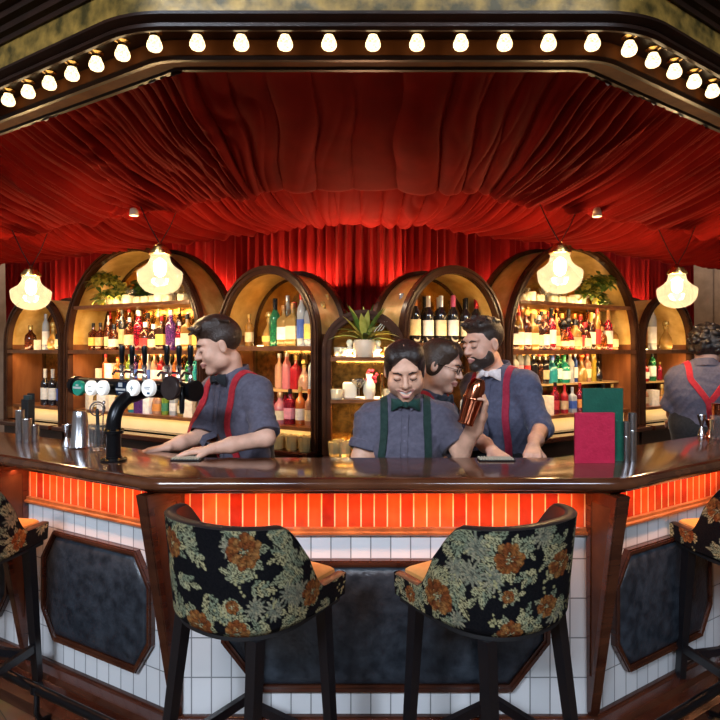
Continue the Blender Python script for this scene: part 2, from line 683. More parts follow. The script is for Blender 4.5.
# ================================================================== the room
X0, X1, Y0, Y1, ZC = -6.2, 6.2, -3.6, 7.6, 5.0
b = MB()
b.add([(X0, Y0, 0), (X1, Y0, 0), (X1, Y1, 0), (X0, Y1, 0)], [(0, 1, 2, 3)])
struct(b.build('floor', MAT['floor'], smooth=False), 'worn brown wooden floorboards in front of the bar', 'floor')
b = MB().box(((X0 + X1) / 2, (Y0 + Y1) / 2, ZC + .05), (X1 - X0, Y1 - Y0, .1))
struct(b.build('ceiling', MAT['ceiling'], smooth=False), 'dark ceiling above the bar canopy', 'ceiling')
b = MB().box((0, Y1 + .06, ZC / 2), (X1 - X0 + .24, .12, ZC))
for x in np.arange(-6, 6.1, .62):
    b.box((x, Y1 - .008, ZC / 2), (.05, .024, ZC))
struct(b.build('wall_back', MAT['plaster'], smooth=False), 'brown panelled wall behind the bar', 'wall')
b = MB().box((X0 - .06, (Y0 + Y1) / 2, ZC / 2), (.12, Y1 - Y0, ZC))
struct(b.build('wall_left', MAT['grey_plaster'], smooth=False), 'pale grey wall left of the bar', 'wall')
b = MB().box((X1 + .06, (Y0 + Y1) / 2, ZC / 2), (.12, Y1 - Y0, ZC))
struct(b.build('wall_right', MAT['plaster'], smooth=False), 'brown wall right of the bar', 'wall')
# street wall behind the camera; its two windows sit high to keep the velvet dark
wins = [(-3.4, -1.0), (1.0, 3.4)]
zb, zt = 3.85, 4.95
b = MB()
xs = [X0, wins[0][0], wins[0][1], wins[1][0], wins[1][1], X1]
for k in (0, 2, 4):
    b.box(((xs[k] + xs[k + 1]) / 2, Y0 - .06, ZC / 2), (xs[k + 1] - xs[k], .12, ZC))
for x0, x1 in wins:
    b.box(((x0 + x1) / 2, Y0 - .06, zb / 2), (x1 - x0, .12, zb))
    b.box(((x0 + x1) / 2, Y0 - .06, (zt + ZC) / 2), (x1 - x0, .12, ZC - zt))
struct(b.build('wall_front', MAT['grey_plaster'], smooth=False), 'street wall with two windows', 'wall')
pane = M('window_pane', (1, 1, 1), .02, trans=1, ior=1.01)
for n, (x0, x1) in enumerate(wins):
    f = MB()
    for x in (x0 + .03, (x0 + x1) / 2, x1 - .03):
        f.box((x, Y0 - .05, (zb + zt) / 2), (.06, .07, zt - zb))
    for z in (zb + .03, 4.4, zt - .03):
        f.box(((x0 + x1) / 2, Y0 - .05, z), (x1 - x0 - .002, .066, .06))
    fr = struct(f.build('window_%d' % (n + 1), MAT['dark_wood'], smooth=False), 'high-set street window', 'window')
    g = MB().box(((x0 + x1) / 2, Y0 - .055, (zb + zt) / 2), (x1 - x0 - .02, .006, zt - zb - .02))
    g.build('pane', pane, fr, smooth=False)
    a = area('daylight_%d' % n, ((x0 + x1) / 2, Y0 + .04, (zb + zt) / 2), ((x0 + x1) / 2 * .3, 2, 1.0), x1 - x0, DAY * (1.45, .55)[n], (.74, .85, 1.0), sy=zt - zb)

# ================================================================== the bar
BAR = Plan((-.765, 2.13), (.965, 2.13), 30, 33, .2, 3.2, 3.2, nW=30, nA=12, nF=30)
bar = thing('bar_counter', 'long polished mahogany bar counter with tiled front and bent wings', 'bar counter', (.08, 2.4, 0))
b = MB()
sweep(b, BAR, [(-.032, 1.1), (-.014, 1.097), (-.004, 1.089), (0, 1.077), (-.003, 1.065), (-.012, 1.056), (-.030, 1.051),
               (-.045, 1.046), (-.05, 1.038), (-.065, 1.032), (-.42, 1.032), (-.42, 1.1)][::-1])
b.build('countertop', MAT['mahogany_top'], bar, world=True)
b = MB()
sweep(b, BAR, [(-.2, .10), (-.2, .86), (-.24, .86), (-.24, .10)])
b.build('white_tile_front', MAT['white_tile'], bar, world=True)
b = MB()
sweep(b, BAR, [(-.199, .86), (-.199, 1.033), (-.24, 1.033), (-.24, .86)])
b.build('red_tile_band', MAT['red_tile'], bar, world=True)
b = MB()
sweep(b, BAR, [(-.199, .838), (-.184, .838), (-.176, .844), (-.176, .852), (-.185, .856), (-.185, .868), (-.199, .870)])
b.build('tile_rail', MAT['walnut'], bar, world=True)
b = MB()
sweep(b, BAR, [(-.205, .138), (-.185, .138), (-.178, .135), (-.172, .126), (-.135, .120), (-.128, .095), (-.085, .085), (-.078, .058),
               (-.04, .048), (-.034, .004), (-.205, .004)])
b.build('stepped_skirting', MAT['mahogany'], bar, world=True)
# inside of the bar: back panel and sunken work shelf
b = MB()
sweep(b, BAR, [(-.24, .004), (-.24, 1.032), (-.27, 1.032), (-.27, .004)])
b.build('carcass', MAT['dark_wood'], bar, world=True)
b = MB()
sweep(b, BAR, [(-.27, .80), (-.27, .84), (-.56, .84), (-.56, .80)])
b.build('speed_rail_shelf', MAT['steel'], bar, world=True)
b = MB()
sweep(b, BAR, [(-.095, 1.028), (-.095, 1.032), (-.115, 1.032), (-.115, 1.028)])
b.build('light_strip', MAT['led'], bar, world=True)


def corbel(base, n, label=None):
    """tapering bracket with a sunk panel; base = point on the tile face, n = outward direction"""
    n = np.array(n) / np.linalg.norm(n)
    s = np.array((-n[1], n[0]))

    def P(o, x, z):
        q = np.array(base) + n * o + s * x
        return (q[0], q[1], z)
    zt_, zb_ = 1.031, .12
    m = MB()
    ot, ob, wt, wb = .180, .016, .023, .014
    pts = [P(-.02, -wt, zt_), P(ot, -wt, zt_), P(ot, wt, zt_), P(-.02, wt, zt_),
           P(-.02, -wb, zb_), P(ob, -wb, zb_), P(ob, wb, zb_), P(-.02, wb, zb_)]
    m.add(pts, [(0, 1, 2, 3), (7, 6, 5, 4), (1, 5, 6, 2), (0, 4, 5, 1), (2, 6, 7, 3), (3, 7, 4, 0)])
    o = m.build('corbel', MAT['mahogany'], bar, smooth=False, world=True)
    # each triangular side carries a raised border round a sunk panel
    for sg in (-1, 1):
        def side(u, t):
            z = zt_ + (zb_ - zt_) * t
            return P((ot + (ob - ot) * t) * u, sg * (wt + (wb - wt) * t + .0005), z)
        d_ = (s[0] * sg * .006, s[1] * sg * .006, 0)
        out = [side(.02, .004), side(.985, .004), side(.97, .97), side(.02, .97)]
        inn = [side(.20, .055), side(.84, .055), side(.62, .80), side(.36, .80)]
        f = MB()
        f.ring(out, inn, d_)
        f.build('border', MAT['mahogany'], o, smooth=False, world=True)
        f = MB()
        f.slab(inn, (d_[0] * .3, d_[1] * .3, 0))
        f.build('inset_panel', MAT['arch_wood'], o, smooth=False, world=True)


bisL = BAR.nL + BAR.nF
bisR = BAR.nR + BAR.nF
corbel(BAR.corner(-.2), BAR.nL)
corbel(BAR.corner(-.2, False), bisR)
for t in (1.02, 2.1):
    corbel(BAR.wing(True, t, -.2), BAR.nL)
    corbel(BAR.wing(False, t, -.2), BAR.nR)


def leather(p0, p1, n, z0, z1, cx, cz):
    """octagonal padded panel from p0 to p1 (plan points on the tile face)"""
    p0, p1, n = np.array(p0), np.array(p1), np.array(n)
    L = np.linalg.norm(p1 - p0)
    d = (p1 - p0) / L

    def oct(i, o):
        c1, c2 = cx + i * .41, cz + i * .41
        q = [(c1, z0 + i), (L - c1, z0 + i), (L - i, z0 + c2), (L - i, z1 - c2), (L - c1, z1 - i), (c1, z1 - i), (i, z1 - c2), (i, z0 + c2)]
        return [tuple(p0 + d * x + n * o) + (z,) for x, z in q]
    f = MB()
    f.ring(oct(0, .0), oct(.026, .0), tuple(n * .022) + (0,))
    f.ring(oct(.004, .020), oct(.016, .020), tuple(n * .010) + (0,))
    fr = f.build('panel_frame', MAT['mahogany'], bar, smooth=False, world=True)
    c = MB()
    rings = [oct(.026, .002), oct(.026, .012), oct(.033, .022), oct(.045, .029), oct(.066, .034)]
    V, fs = [], []
    for r in rings:
        V += r
    for k in range(len(rings) - 1):
        for i in range(8):
            j = (i + 1) % 8
            fs.append((k * 8 + i, k * 8 + j, k * 8 + 8 + j, k * 8 + 8 + i))
    fs.append(tuple(range(8 * len(rings) - 8, 8 * len(rings))))
    c.add(V, fs)
    c.build('leather_pad', MAT['leather'], fr, world=True)


W = BAR.wing
leather(W(True, .857, -.2), W(True, .13, -.2), BAR.nL, .245, .745, .09, .13)
leather(W(True, 1.86, -.2), W(True, 1.13, -.2), BAR.nL, .245, .745, .09, .13)
leather((-.54, 2.33), (.74, 2.33), BAR.nF, .235, .745, .15, .19)
leather(W(False, .125, -.2), W(False, .865, -.2), BAR.nR, .245, .745, .09, .13)
leather(W(False, 1.13, -.2), W(False, 1.86, -.2), BAR.nR, .245, .745, .09, .13)

# lamps of the strip under the counter nose
for (p, q, nn) in (((W(True, 2.9, -.12)), W(True, .08, -.12), BAR.nL), ((-.68, 2.25), (.84, 2.25), BAR.nF), (W(False, .08, -.12), W(False, 2.9, -.12), BAR.nR)):
    p, q, nn = np.array(p), np.array(q), np.array(nn)
    c, d, L = (p + q) / 2, q - p, np.linalg.norm(q - p)
    o = area('under_counter_light', (*c, 1.003), (*(c - nn * .045), .80), L, LED_E * L, (1, .40, .18), sy=.02)
    # keep the long side along the counter
    z = -(Vector((*(c - nn * .045), .82)) - Vector((*c, 1.024))).normalized()
    x = Vector((*(d / L), 0))
    y = z.cross(x).normalized()
    x = y.cross(z).normalized()
    o.rotation_euler = Matrix((x, y, z)).transposed().to_euler()

# foot rail
rail = thing('foot_rail', 'black tubular foot rail running round the bottom of the bar', 'foot rail', (.08, 2.1, 0))
pts = [(x, y, .19) for x, y in BAR.pts(.03)]
MB().tube(pts, .019, 12).build('rail', MAT['black_metal'], rail, world=True)
for left in (True, False):
    for t in (.05, .62, 1.2, 1.8, 2.4):
        a_, c_ = BAR.wing(left, t, .03), BAR.wing(left, t, -.05)
        MB().tube([(*c_, .03), (*(a_ * .75 + c_ * .25), .05), (*a_, .09), (*a_, .175)], .011, 8).lathe([(.024, 0), (.024, .03)], 12, (*(a_), .175)).build('bracket', MAT['black_metal'], rail, world=True)
        MB().lathe([(.028, .0), (.028, .008), (.012, .014)], 12, (*c_, .018)).build('bracket_foot', MAT['black_metal'], rail, world=True)
for x in (-.4, .08, .56):
    MB().tube([(x, 2.18, .03), (x, 2.12, .05), (x, 2.10, .09), (x, 2.10, .175)], .011, 8).build('bracket', MAT['black_metal'], rail, world=True)

# ================================================================== the canopy over the bar
CAN = Plan((-.72, 2.0), (.88, 2.0), 31.8, 35, .34, 3.6, 3.6, nW=30, nA=16, nF=24)
MAT['canopy_wood'] = M('canopy_wood', (.012, .005, .003), .34, grain=((6, 6, 25), (.024, .009, .005)), spec=.22)
MAT['soffit_wood'] = M('soffit_wood', (.08, .026, .008), .6, grain=((10, 10, 3), (.13, .046, .014)), spec=.1)
can = thing('bar_canopy', 'dark moulded wooden canopy with gilded marbled fascia above the bar', 'canopy', (.08, 2.0, 2.6))
b = MB()
sweep(b, CAN, [(-.22, 2.655), (-.22, 2.612), (-.20, 2.590), (-.183, 2.590), (-.178, 2.600), (-.10, 2.600), (-.095, 2.576), (-.078, 2.576), (-.07, 2.586),
               (-.07, 2.645), (.045, 2.645), (.048, 2.612), (.055, 2.604), (.072, 2.600), (.084, 2.607), (.084, 2.618), (.080, 2.622), (.092, 2.628), (.104, 2.636),
               (.104, 2.646), (.092, 2.652), (.070, 2.658), (.055, 2.664), (.045, 2.664), (.045, 2.655)])
b.build('cornice', MAT['canopy_wood'], can, world=True)
b = MB()
sweep(b, CAN, [(-.0695, 2.588), (-.0675, 2.588), (-.0675, 2.640), (-.0695, 2.640)][::-1])
sweep(b, CAN, [(-.175, 2.597), (-.103, 2.597), (-.103, 2.5998), (-.175, 2.5998)])
b.build('soffit_board', MAT['soffit_wood'], can, world=True)
b = MB()
sweep(b, CAN, [(.05, 2.664), (.05, 2.785), (.02, 2.785), (.02, 2.664)])
b.build('marbled_fascia', MAT['gold_marble'], can, world=True)
b = MB()
sweep(b, CAN, [(-.22, 2.655), (.02, 2.655), (.02, 2.782), (.06, 2.782), (.066, 2.796), (.085, 2.802), (.092, 2.82), (.115, 2.826), (.12, 2.845), (.145, 2.85), (.155, 2.875), (.18, 2.89),
               (.19, 2.93), (.235, 2.945), (.235, 3.0), (.20, 3.02), (.20, 3.29), (-.22, 3.29)])
b.build('crown_moulding', MAT['canopy_wood'], can, world=True)

# row of globe bulbs under the cornice
ORD = ['zeroth', 'first', 'second', 'third', 'fourth', 'fifth', 'sixth', 'seventh', 'eighth', 'ninth', 'tenth', 'eleventh', 'twelfth', 'thirteenth', 'fourteenth',
       'fifteenth', 'sixteenth', 'seventeenth', 'eighteenth', 'nineteenth', 'twentieth', 'twenty-first', 'twenty-second', 'twenty-third', 'twenty-fourth', 'twenty-fifth', 'twenty-sixth',
       'twenty-seventh', 'twenty-eighth', 'twenty-ninth', 'thirtieth']
cp = CAN.pts(-.012, nw=200, nf=200, na=60)
cs = np.concatenate([[0], np.cumsum(np.linalg.norm(np.diff(cp, axis=0), axis=1))])
mid_s = np.interp(.044, cp[200:460, 0], cs[200:460])
spots = []
for k in range(-14, 15):
    s_ = mid_s + k * .1485
    x, y = np.interp(s_, cs, cp[:, 0]), np.interp(s_, cs, cp[:, 1])
    px = 360 + F * x / y
    if -4 < px < 724:
        spots.append((x, y))
bulb = None
for k, (x, y) in enumerate(spots):
    lab = 'lit clear globe bulb under the canopy cornice, %s bulb from the left' % ORD[k + 1] if k < len(spots) - 1 else 'lit clear globe bulb under the canopy cornice, last bulb at the right end'
    if bulb is None:
        bulb = thing('globe_bulb', lab, 'light bulb', (x, y, 2.645), 0, 'globe bulbs under the canopy')
        MB().lathe([(.026, -.0005), (.026, -.004), (.020, -.006), (.0155, -.010), (.0155, -.02)], 16).build('socket', MAT['brass'], bulb)
        pr = [(.0145, -.018), (.0165, -.022), (.019, -.029), (.0235, -.038), (.0260, -.047), (.0255, -.055), (.0205, -.063), (.0115, -.0675), (.0, -.069)]
        MB().lathe(pr, 20).build('globe', MAT['bulb'], bulb)
    else:
        dup(bulb, (x, y, 2.645), 0, lab, 'globe bulbs under the canopy')


# ================================================================== velvet drapes
def noise1(u, f, seed):
    r = np.random.default_rng(seed)
    x = u * f
    i = np.floor(x).astype(int)
    t = x - i
    t = t * t * (3 - 2 * t)
    tab = r.uniform(-1, 1, 4096)
    return tab[i % 4096] * (1 - t) + tab[(i + 1) % 4096] * t


def swag(PA, zA, PB, zB, sag, tail, amp, freq, seed, name, label, nW, nF, nA, pw=1.15, lift=.12, mat='velvet', skew=0.0):
    kw = dict(nw=nW, nf=nF, na=nA)
    A = PA[0].pts(PA[1], **kw)
    B = PB[0].pts(PB[1], **kw)
    n = len(A)
    isfront = np.zeros(n)
    isfront[nW + nA // 2:nW + nA + nF + nA // 2] = 1
    ker = np.ones(41) / 41
    isfront = np.convolve(np.pad(isfront, 20, mode='edge'), ker, 'valid')
    du = np.linalg.norm(np.diff((A + B) / 2, axis=0), axis=1)
    u = np.concatenate([[0], np.cumsum(du)])
    cL, cR = u[nW + nA // 2], u[nW + nA + nF + nA // 2]
    v = np.concatenate([np.linspace(0, 1, 46), 1 + np.linspace(.02, 1, 14)])
    # radial folds: one set of puffs per metre, phase wandering along u and gently along v
    U, V = np.meshgrid(u, v, indexing='ij')
    fr = freq * (1 - .45 * isfront)
    ph = np.concatenate([[0], np.cumsum(du * (fr[:-1] + fr[1:]) / 2)])
    ph = ph + .8 * noise1(u, 2.3, seed)
    vv = np.clip(V, 0, 1)
    # the folds are drawn towards the rib at the two bends
    dl, dr = U - cL, U - cR
    def pl_(d, inner):
        wd = np.where(d * inner > 0, .38, 1.3)
        return np.exp(-(d / wd) ** 2) * np.sign(d) * np.abs(d) ** .75 * np.where(d * inner > 0, .45, 1.0)
    dl, dr = dl[:, 0], dr[:, 0]
    pull = pl_(dl, 1) + pl_(dr, -1)
    PH = ph[:, None] + skew * pull[:, None] * (vv ** 1.6) + (.10 + .12 * (1 - isfront))[:, None] * noise1(U * 1.1 + vv * 2.2 + 9, 1.5, seed + 2)
    tab = np.random.default_rng(seed + 5).uniform(.35, 1.25, 5000)
    cell = np.floor(PH).astype(int)
    q = PH - cell
    puff = (4 * q * (1 - q)) ** .62 * tab[cell % 5000]
    PH2 = PH * 1.7 + 1.3 * noise1(U * 2 + V, 2.0, seed + 3)
    c2 = np.floor(PH2).astype(int)
    q2 = PH2 - c2
    puff2 = (4 * q2 * (1 - q2)) ** .8 * np.random.default_rng(seed + 6).uniform(0, .55, 5000)[c2 % 5000]
    env = .35 + .65 * np.sin(np.clip(V, 0, 1.0) * PI * .62 + .25)
    h = (puff * .75 + puff2 * .45) * env * (amp * (1 - .25 * isfront))[:, None]
    # gathered at the rib
    lo = .02 * noise1(U, 1.1, seed + 8) * np.sin(vv * PI)
    G = np.zeros((n, len(v), 3))
    for j, t in enumerate(v):
        if t <= 1:
            wgt = t
            z = zA + (zB - zA) * t ** pw - sag * math.sin(PI * t) ** 1.2
            G[:, j, :2] = A * (1 - wgt) + B * wgt
            G[:, j, 2] = z
        else:
            a = (t - 1) * 1.9
            e = (B - A) / np.linalg.norm(B - A, axis=1)[:, None]
            G[:, j, :2] = B + e * (tail * math.sin(min(a, 1.6)))
            G[:, j, 2] = zB + lift * (1 - math.cos(a)) * .8
    e = (B - A) / np.linalg.norm(B - A, axis=1)[:, None]
    # displacement along the sheet normal (downwards and outwards)
    dG = np.gradient(G, axis=1)
    dz = dG[:, :, 2]
    dw = np.einsum('ijk,ik->ij', dG[:, :, :2], e)
    ln = np.sqrt(dz ** 2 + dw ** 2) + 1e-9
    nz, nw_ = -dw / ln, dz / ln
    G[:, :, 2] += h * nz + lo
    G[:, :, :2] += (h * nw_)[:, :, None] * e[:, None, :]
    m = MB().grid(G)
    o = m.build(name, MAT[mat], None)
    return tag(recenter(o), label, 'drape', 'velvet drapes over the bar')


BARW = Plan((-.770, 2.13), (.924, 2.13), 30, 33, .2, 4.7, 4.7)
CANW = Plan((-.72, 2.0), (.88, 2.0), 31.8, 35, .34, 4.9, 4.9)
swag((CANW, -.20), 2.615, (BARW, -.85), 2.372, .02, .06, .072, 14, 31, 'velvet_swag', 'dark red velvet swag nearest the canopy rim, pleated and billowing', 1080, 300, 80, skew=6, lift=.2)
swag((BARW, -.88), 2.55, (BARW, -1.6), 2.362, .07, .05, .066, 13, 57, 'velvet_swag', 'bright red velvet swag above the pendant lamps, in front of the curtain', 920, 240, 60, skew=5)


def curtain():
    nW, nF, nA = 640, 130, 10
    P = BARW.pts(-2.12, nw=nW, nf=nF, na=nA)
    d = np.gradient(P, axis=0)
    nrm = np.column_stack([d[:, 1], -d[:, 0]])
    nrm /= np.linalg.norm(nrm, axis=1)[:, None] + 1e-9
    u = np.concatenate([[0], np.cumsum(np.linalg.norm(np.diff(P, axis=0), axis=1))])
    keep = (P[:, 0] / P[:, 1] > -.592) & (P[:, 0] / P[:, 1] < .56)
    zs = np.linspace(0.01, 2.72, 22)
    ph = u * 12.5 + .8 * noise1(u, 3, 3)
    G = np.zeros((keep.sum(), len(zs), 3))
    for j, z in enumerate(zs):
        t = z / 2.7
        w_ = .034 * np.sin(2 * PI * ph + .5 * math.sin(z * 1.5)) + .012 * np.sin(2 * PI * ph * 2.3 + z * .4) + .012 * noise1(u, 4, 8)
        w_ = np.sign(w_) * np.abs(w_ / .05) ** .8 * .05
        q = P + nrm * (w_ * (.75 + .25 * t))[:, None]
        G[:, j, :2] = q[keep]
        G[:, j, 2] = z
    o = MB().grid(G).build('velvet_curtain', MAT['curtain'], None)
    tag(recenter(o), 'red velvet curtain hanging in vertical pleats behind the arched cabinets', 'curtain')


curtain()

# ================================================================== pendant lamps
CW = [((31, 268, 3.9), 'far left pendant lamp of opal glass, hanging nearest the left wall'), ((160, 245, 3.3), 'left pendant lamp of opal glass, hanging before the wide left arch'),
      ((560, 244, 3.3), 'right pendant lamp of opal glass, hanging before the wide right arch'), ((677, 266, 3.9), 'far right pendant lamp of opal glass, hanging nearest the right wall')]
pen = None
for (px, py, Y), lab in CW:
    p = at(px, py, Y)
    if pen is None:
        pen = thing('pendant_lamp', lab, 'pendant lamp', p, 0, 'opal pendant lamps over the bar')
        pr = [(.049, -.038), (.051, -.056), (.054, -.078), (.061, -.098), (.075, -.115), (.096, -.131), (.114, -.143), (.1215, -.152), (.1235, -.160), (.1205, -.164),
              (.1205, -.182), (.1155, -.206), (.104, -.230), (.083, -.252), (.055, -.267), (.022, -.275), (0, -.276)]
        MB().lathe(pr, 40).build('glass_shade', MAT['opal'], pen)
        pr = [(.010, .012), (.014, .004), (.026, 0), (.030, -.006), (.034, -.010), (.038, -.012), (.040, -.020), (.046, -.022), (.048, -.032), (.056, -.035), (.058, -.050), (.054, -.052)]
        MB().lathe([(r * 1.08, z * 1.05) for r, z in pr], 28).build('brass_gallery', MAT['brass'], pen)
        MB().lathe([(.012, -.075), (.03, -.095), (.034, -.135), (.026, -.165), (.0, -.18)], 16, (0, 0, 0)).build('lamp_bulb', MAT['lamp_core'], pen)
        MB().tube([(0, 0, .005), (-.06, 0, .11), (-.13, 0, .26)], .0032, 6).tube([(0, 0, .005), (.06, 0, .11), (.12, 0, .26)], .0025, 6).build('cord', MAT['black_metal'], pen)
    else:
        dup(pen, p, 0, lab, 'opal pendant lamps over the bar')
    point('pendant_light', (p[0], p[1], p[2] - .135), PEND, (1, .66, .34), .05)
# ================================================================== bottles
def lbl(words):
    assert 4 <= len(words.split()) <= 16, (len(words.split()), words)
    return words


KINDS = {
    # profile, cap profile, label (r, z0, z1), square power
    'round': ([(0, 0), (.036, 0), (.039, .008), (.039, .165), (.034, .19), (.017, .212), (.0145, .222), (.0145, .262)], [(.0165, .25), (.0165, .285), (.013, .288), (0, .288)], (.0396, .04, .125), None),
    'square': ([(0, 0), (.037, 0), (.039, .006), (.039, .17), (.036, .185), (.018, .205), (.0145, .214), (.0145, .252)], [(.016, .24), (.016, .278), (0, .28)], (.0396, .045, .13), 7),
    'wine': ([(0, 0), (.036, 0), (.0375, .006), (.0375, .185), (.033, .21), (.0175, .235), (.0150, .245), (.0142, .31)], [(.0156, .245), (.0156, .308), (.0165, .312), (.0165, .322), (0, .324)], (.0382, .05, .155), None),
    'short': ([(0, 0), (.046, 0), (.050, .01), (.051, .10), (.045, .135), (.022, .16), (.018, .17), (.017, .195)], [(.021, .185), (.021, .222), (.018, .226), (0, .226)], (.0516, .03, .095), None),
    'slim': ([(0, 0), (.029, 0), (.0305, .006), (.0305, .215), (.026, .245), (.014, .27), (.0130, .28), (.0130, .305)], [(.0145, .295), (.0145, .33), (0, .332)], (.031, .05, .17), None),
    'pourer': ([(0, 0), (.036, 0), (.038, .008), (.038, .17), (.030, .20), (.0155, .225), (.014, .26)], [(.016, .25), (.016, .272), (.007, .278), (.005, .335), (0, .337)], (.0386, .04, .13), None),
    'flagon': ([(0, 0), (.040, 0), (.052, .02), (.054, .06), (.046, .10), (.028, .135), (.018, .155), (.0165, .19)], [(.020, .18), (.020, .20), (.014, .205), (.026, .215), (.028, .235), (.018, .252), (0, .254)], (.0546, .035, .075), None),
    'box': ([(0, 0), (.043, 0), (.043, .15), (.0425, .152), (0, .152)], None, None, 14),
}
COL = {
    'amber': ('glass', (.30, .075, .012)), 'dark amber': ('glass', (.14, .028, .006)), 'golden': ('glass', (.55, .27, .05)), 'honey': ('glass', (.62, .36, .09)),
    'clear': ('glass', (.70, .74, .72)), 'green': ('glass', (.03, .28, .10)), 'emerald': ('glass', (.02, .42, .26)), 'blue': ('glass', (.03, .10, .45)),
    'teal': ('glass', (.04, .42, .42)), 'red': ('glass', (.60, .02, .03)), 'pink': ('glass', (.80, .24, .26)), 'orange': ('glass', (.80, .22, .04)), 'black': ('dark', (.008, .007, .009)),
    'purple': ('glass', (.17, .05, .26)), 'peach': ('glass', (.85, .42, .24)), 'crimson': ('glass', (.36, .01, .03)), 'frosted': ('glass', (.60, .66, .70)),
    'yellow': ('glass', (.75, .52, .06)), 'brown': ('glass', (.09, .03, .012)), 'cream': ('paper', (.78, .66, .46)), 'white': ('paper', (.80, .76, .68)), 'lime': ('glass', (.38, .55, .06)),
}
LAB = {'cream': (.80, .66, .38), 'white': (.82, .78, .68), 'black': (.02, .02, .02), 'yellow': (.78, .58, .12), 'red': (.55, .03, .03), 'green': (.04, .22, .10),
       'blue': (.04, .10, .38), 'orange': (.75, .28, .05), 'pink': (.78, .3, .36), 'tan': (.62, .42, .2), 'none': None}
CAPC = {'black': (.012, .012, .014), 'gold': (.55, .36, .10), 'red': (.45, .02, .02), 'white': (.75, .73, .68), 'wood': (.35, .18, .07), 'silver': (.55, .55, .56), 'orange': (.7, .2, .04),
        'green': (.03, .2, .08), 'pink': (.7, .12, .25), 'blue': (.05, .12, .4)}
NAME = {'round': 'spirit_bottle', 'square': 'square_bottle', 'wine': 'wine_bottle', 'short': 'squat_bottle', 'slim': 'slim_bottle', 'pourer': 'pourer_bottle', 'flagon': 'flagon', 'box': 'gift_box'}
WORD = {'round': 'bottle', 'square': 'square bottle', 'wine': 'wine bottle', 'short': 'squat bottle', 'slim': 'slim bottle', 'pourer': 'bottle with pourer', 'flagon': 'round flagon', 'box': 'boxed bottle'}
_bm = {}


def bmesh_(kind):
    if kind not in _bm:
        pr, cp_, lb, sq = KINDS[kind]
        sg = 24 if sq else 18
        a_ = MB().lathe(pr, sg, sq=sq)
        c_ = MB().lathe(cp_, 14) if cp_ else None
        l_ = None
        if lb:
            l_ = MB().lathe([(lb[0], lb[1]), (lb[0], lb[2])], sg, sq=sq, cap=False)
        _bm[kind] = (a_, c_, l_)
    return _bm[kind]


_proto = {}


def bottle(kind, colr, lab, cap, loc, rz, label, group, parent_loc=None, h=1.0):
    key = (kind, colr, lab, cap)
    if key not in _proto:
        a_, c_, l_ = bmesh_(kind)
        root = thing(NAME[kind], label, 'box' if kind == 'box' else 'bottle', loc, rz, group)
        a_.build('glass' if kind != 'box' else 'carton', cmat(*COL[colr]), root)
        if c_ is not None:
            c_.build('cap', cmat('foil', CAPC[cap], .3), root)
        if l_ is not None and LAB.get(lab):
            l_.build('paper_label', cmat('paper', tuple(x * .8 for x in LAB[lab])), root)
        _proto[key] = root
        root.scale = (h,) * 3
        return root
    return dup(_proto[key], loc, rz, label, group, h)


# ================================================================== arched back-bar cabinets
class Frame:
    """local frame of a cabinet: x along its front, y into its depth"""

    def __init__(s, o, rz):
        s.o, s.rz = np.array(o, float), rz
        s.ex = np.array((math.cos(rz), math.sin(rz)))
        s.ey = np.array((-math.sin(rz), math.cos(rz)))

    def P(s, x, y, z):
        q = s.o + s.ex * x + s.ey * y
        return (q[0], q[1], z)


def arch_loop(a, zs, b, zb, n=28, y=0.0, pw=1.0):
    """closed loop: up the right leg, round the arch, down the left leg"""
    q = [(a, y, zb)]
    for k in range(n + 1):
        t = PI * k / n
        q.append((a * math.cos(t), y, zs + b * math.sin(t) ** pw))
    q.append((-a, y, zb))
    return q


WT = .93       # height of the back counter


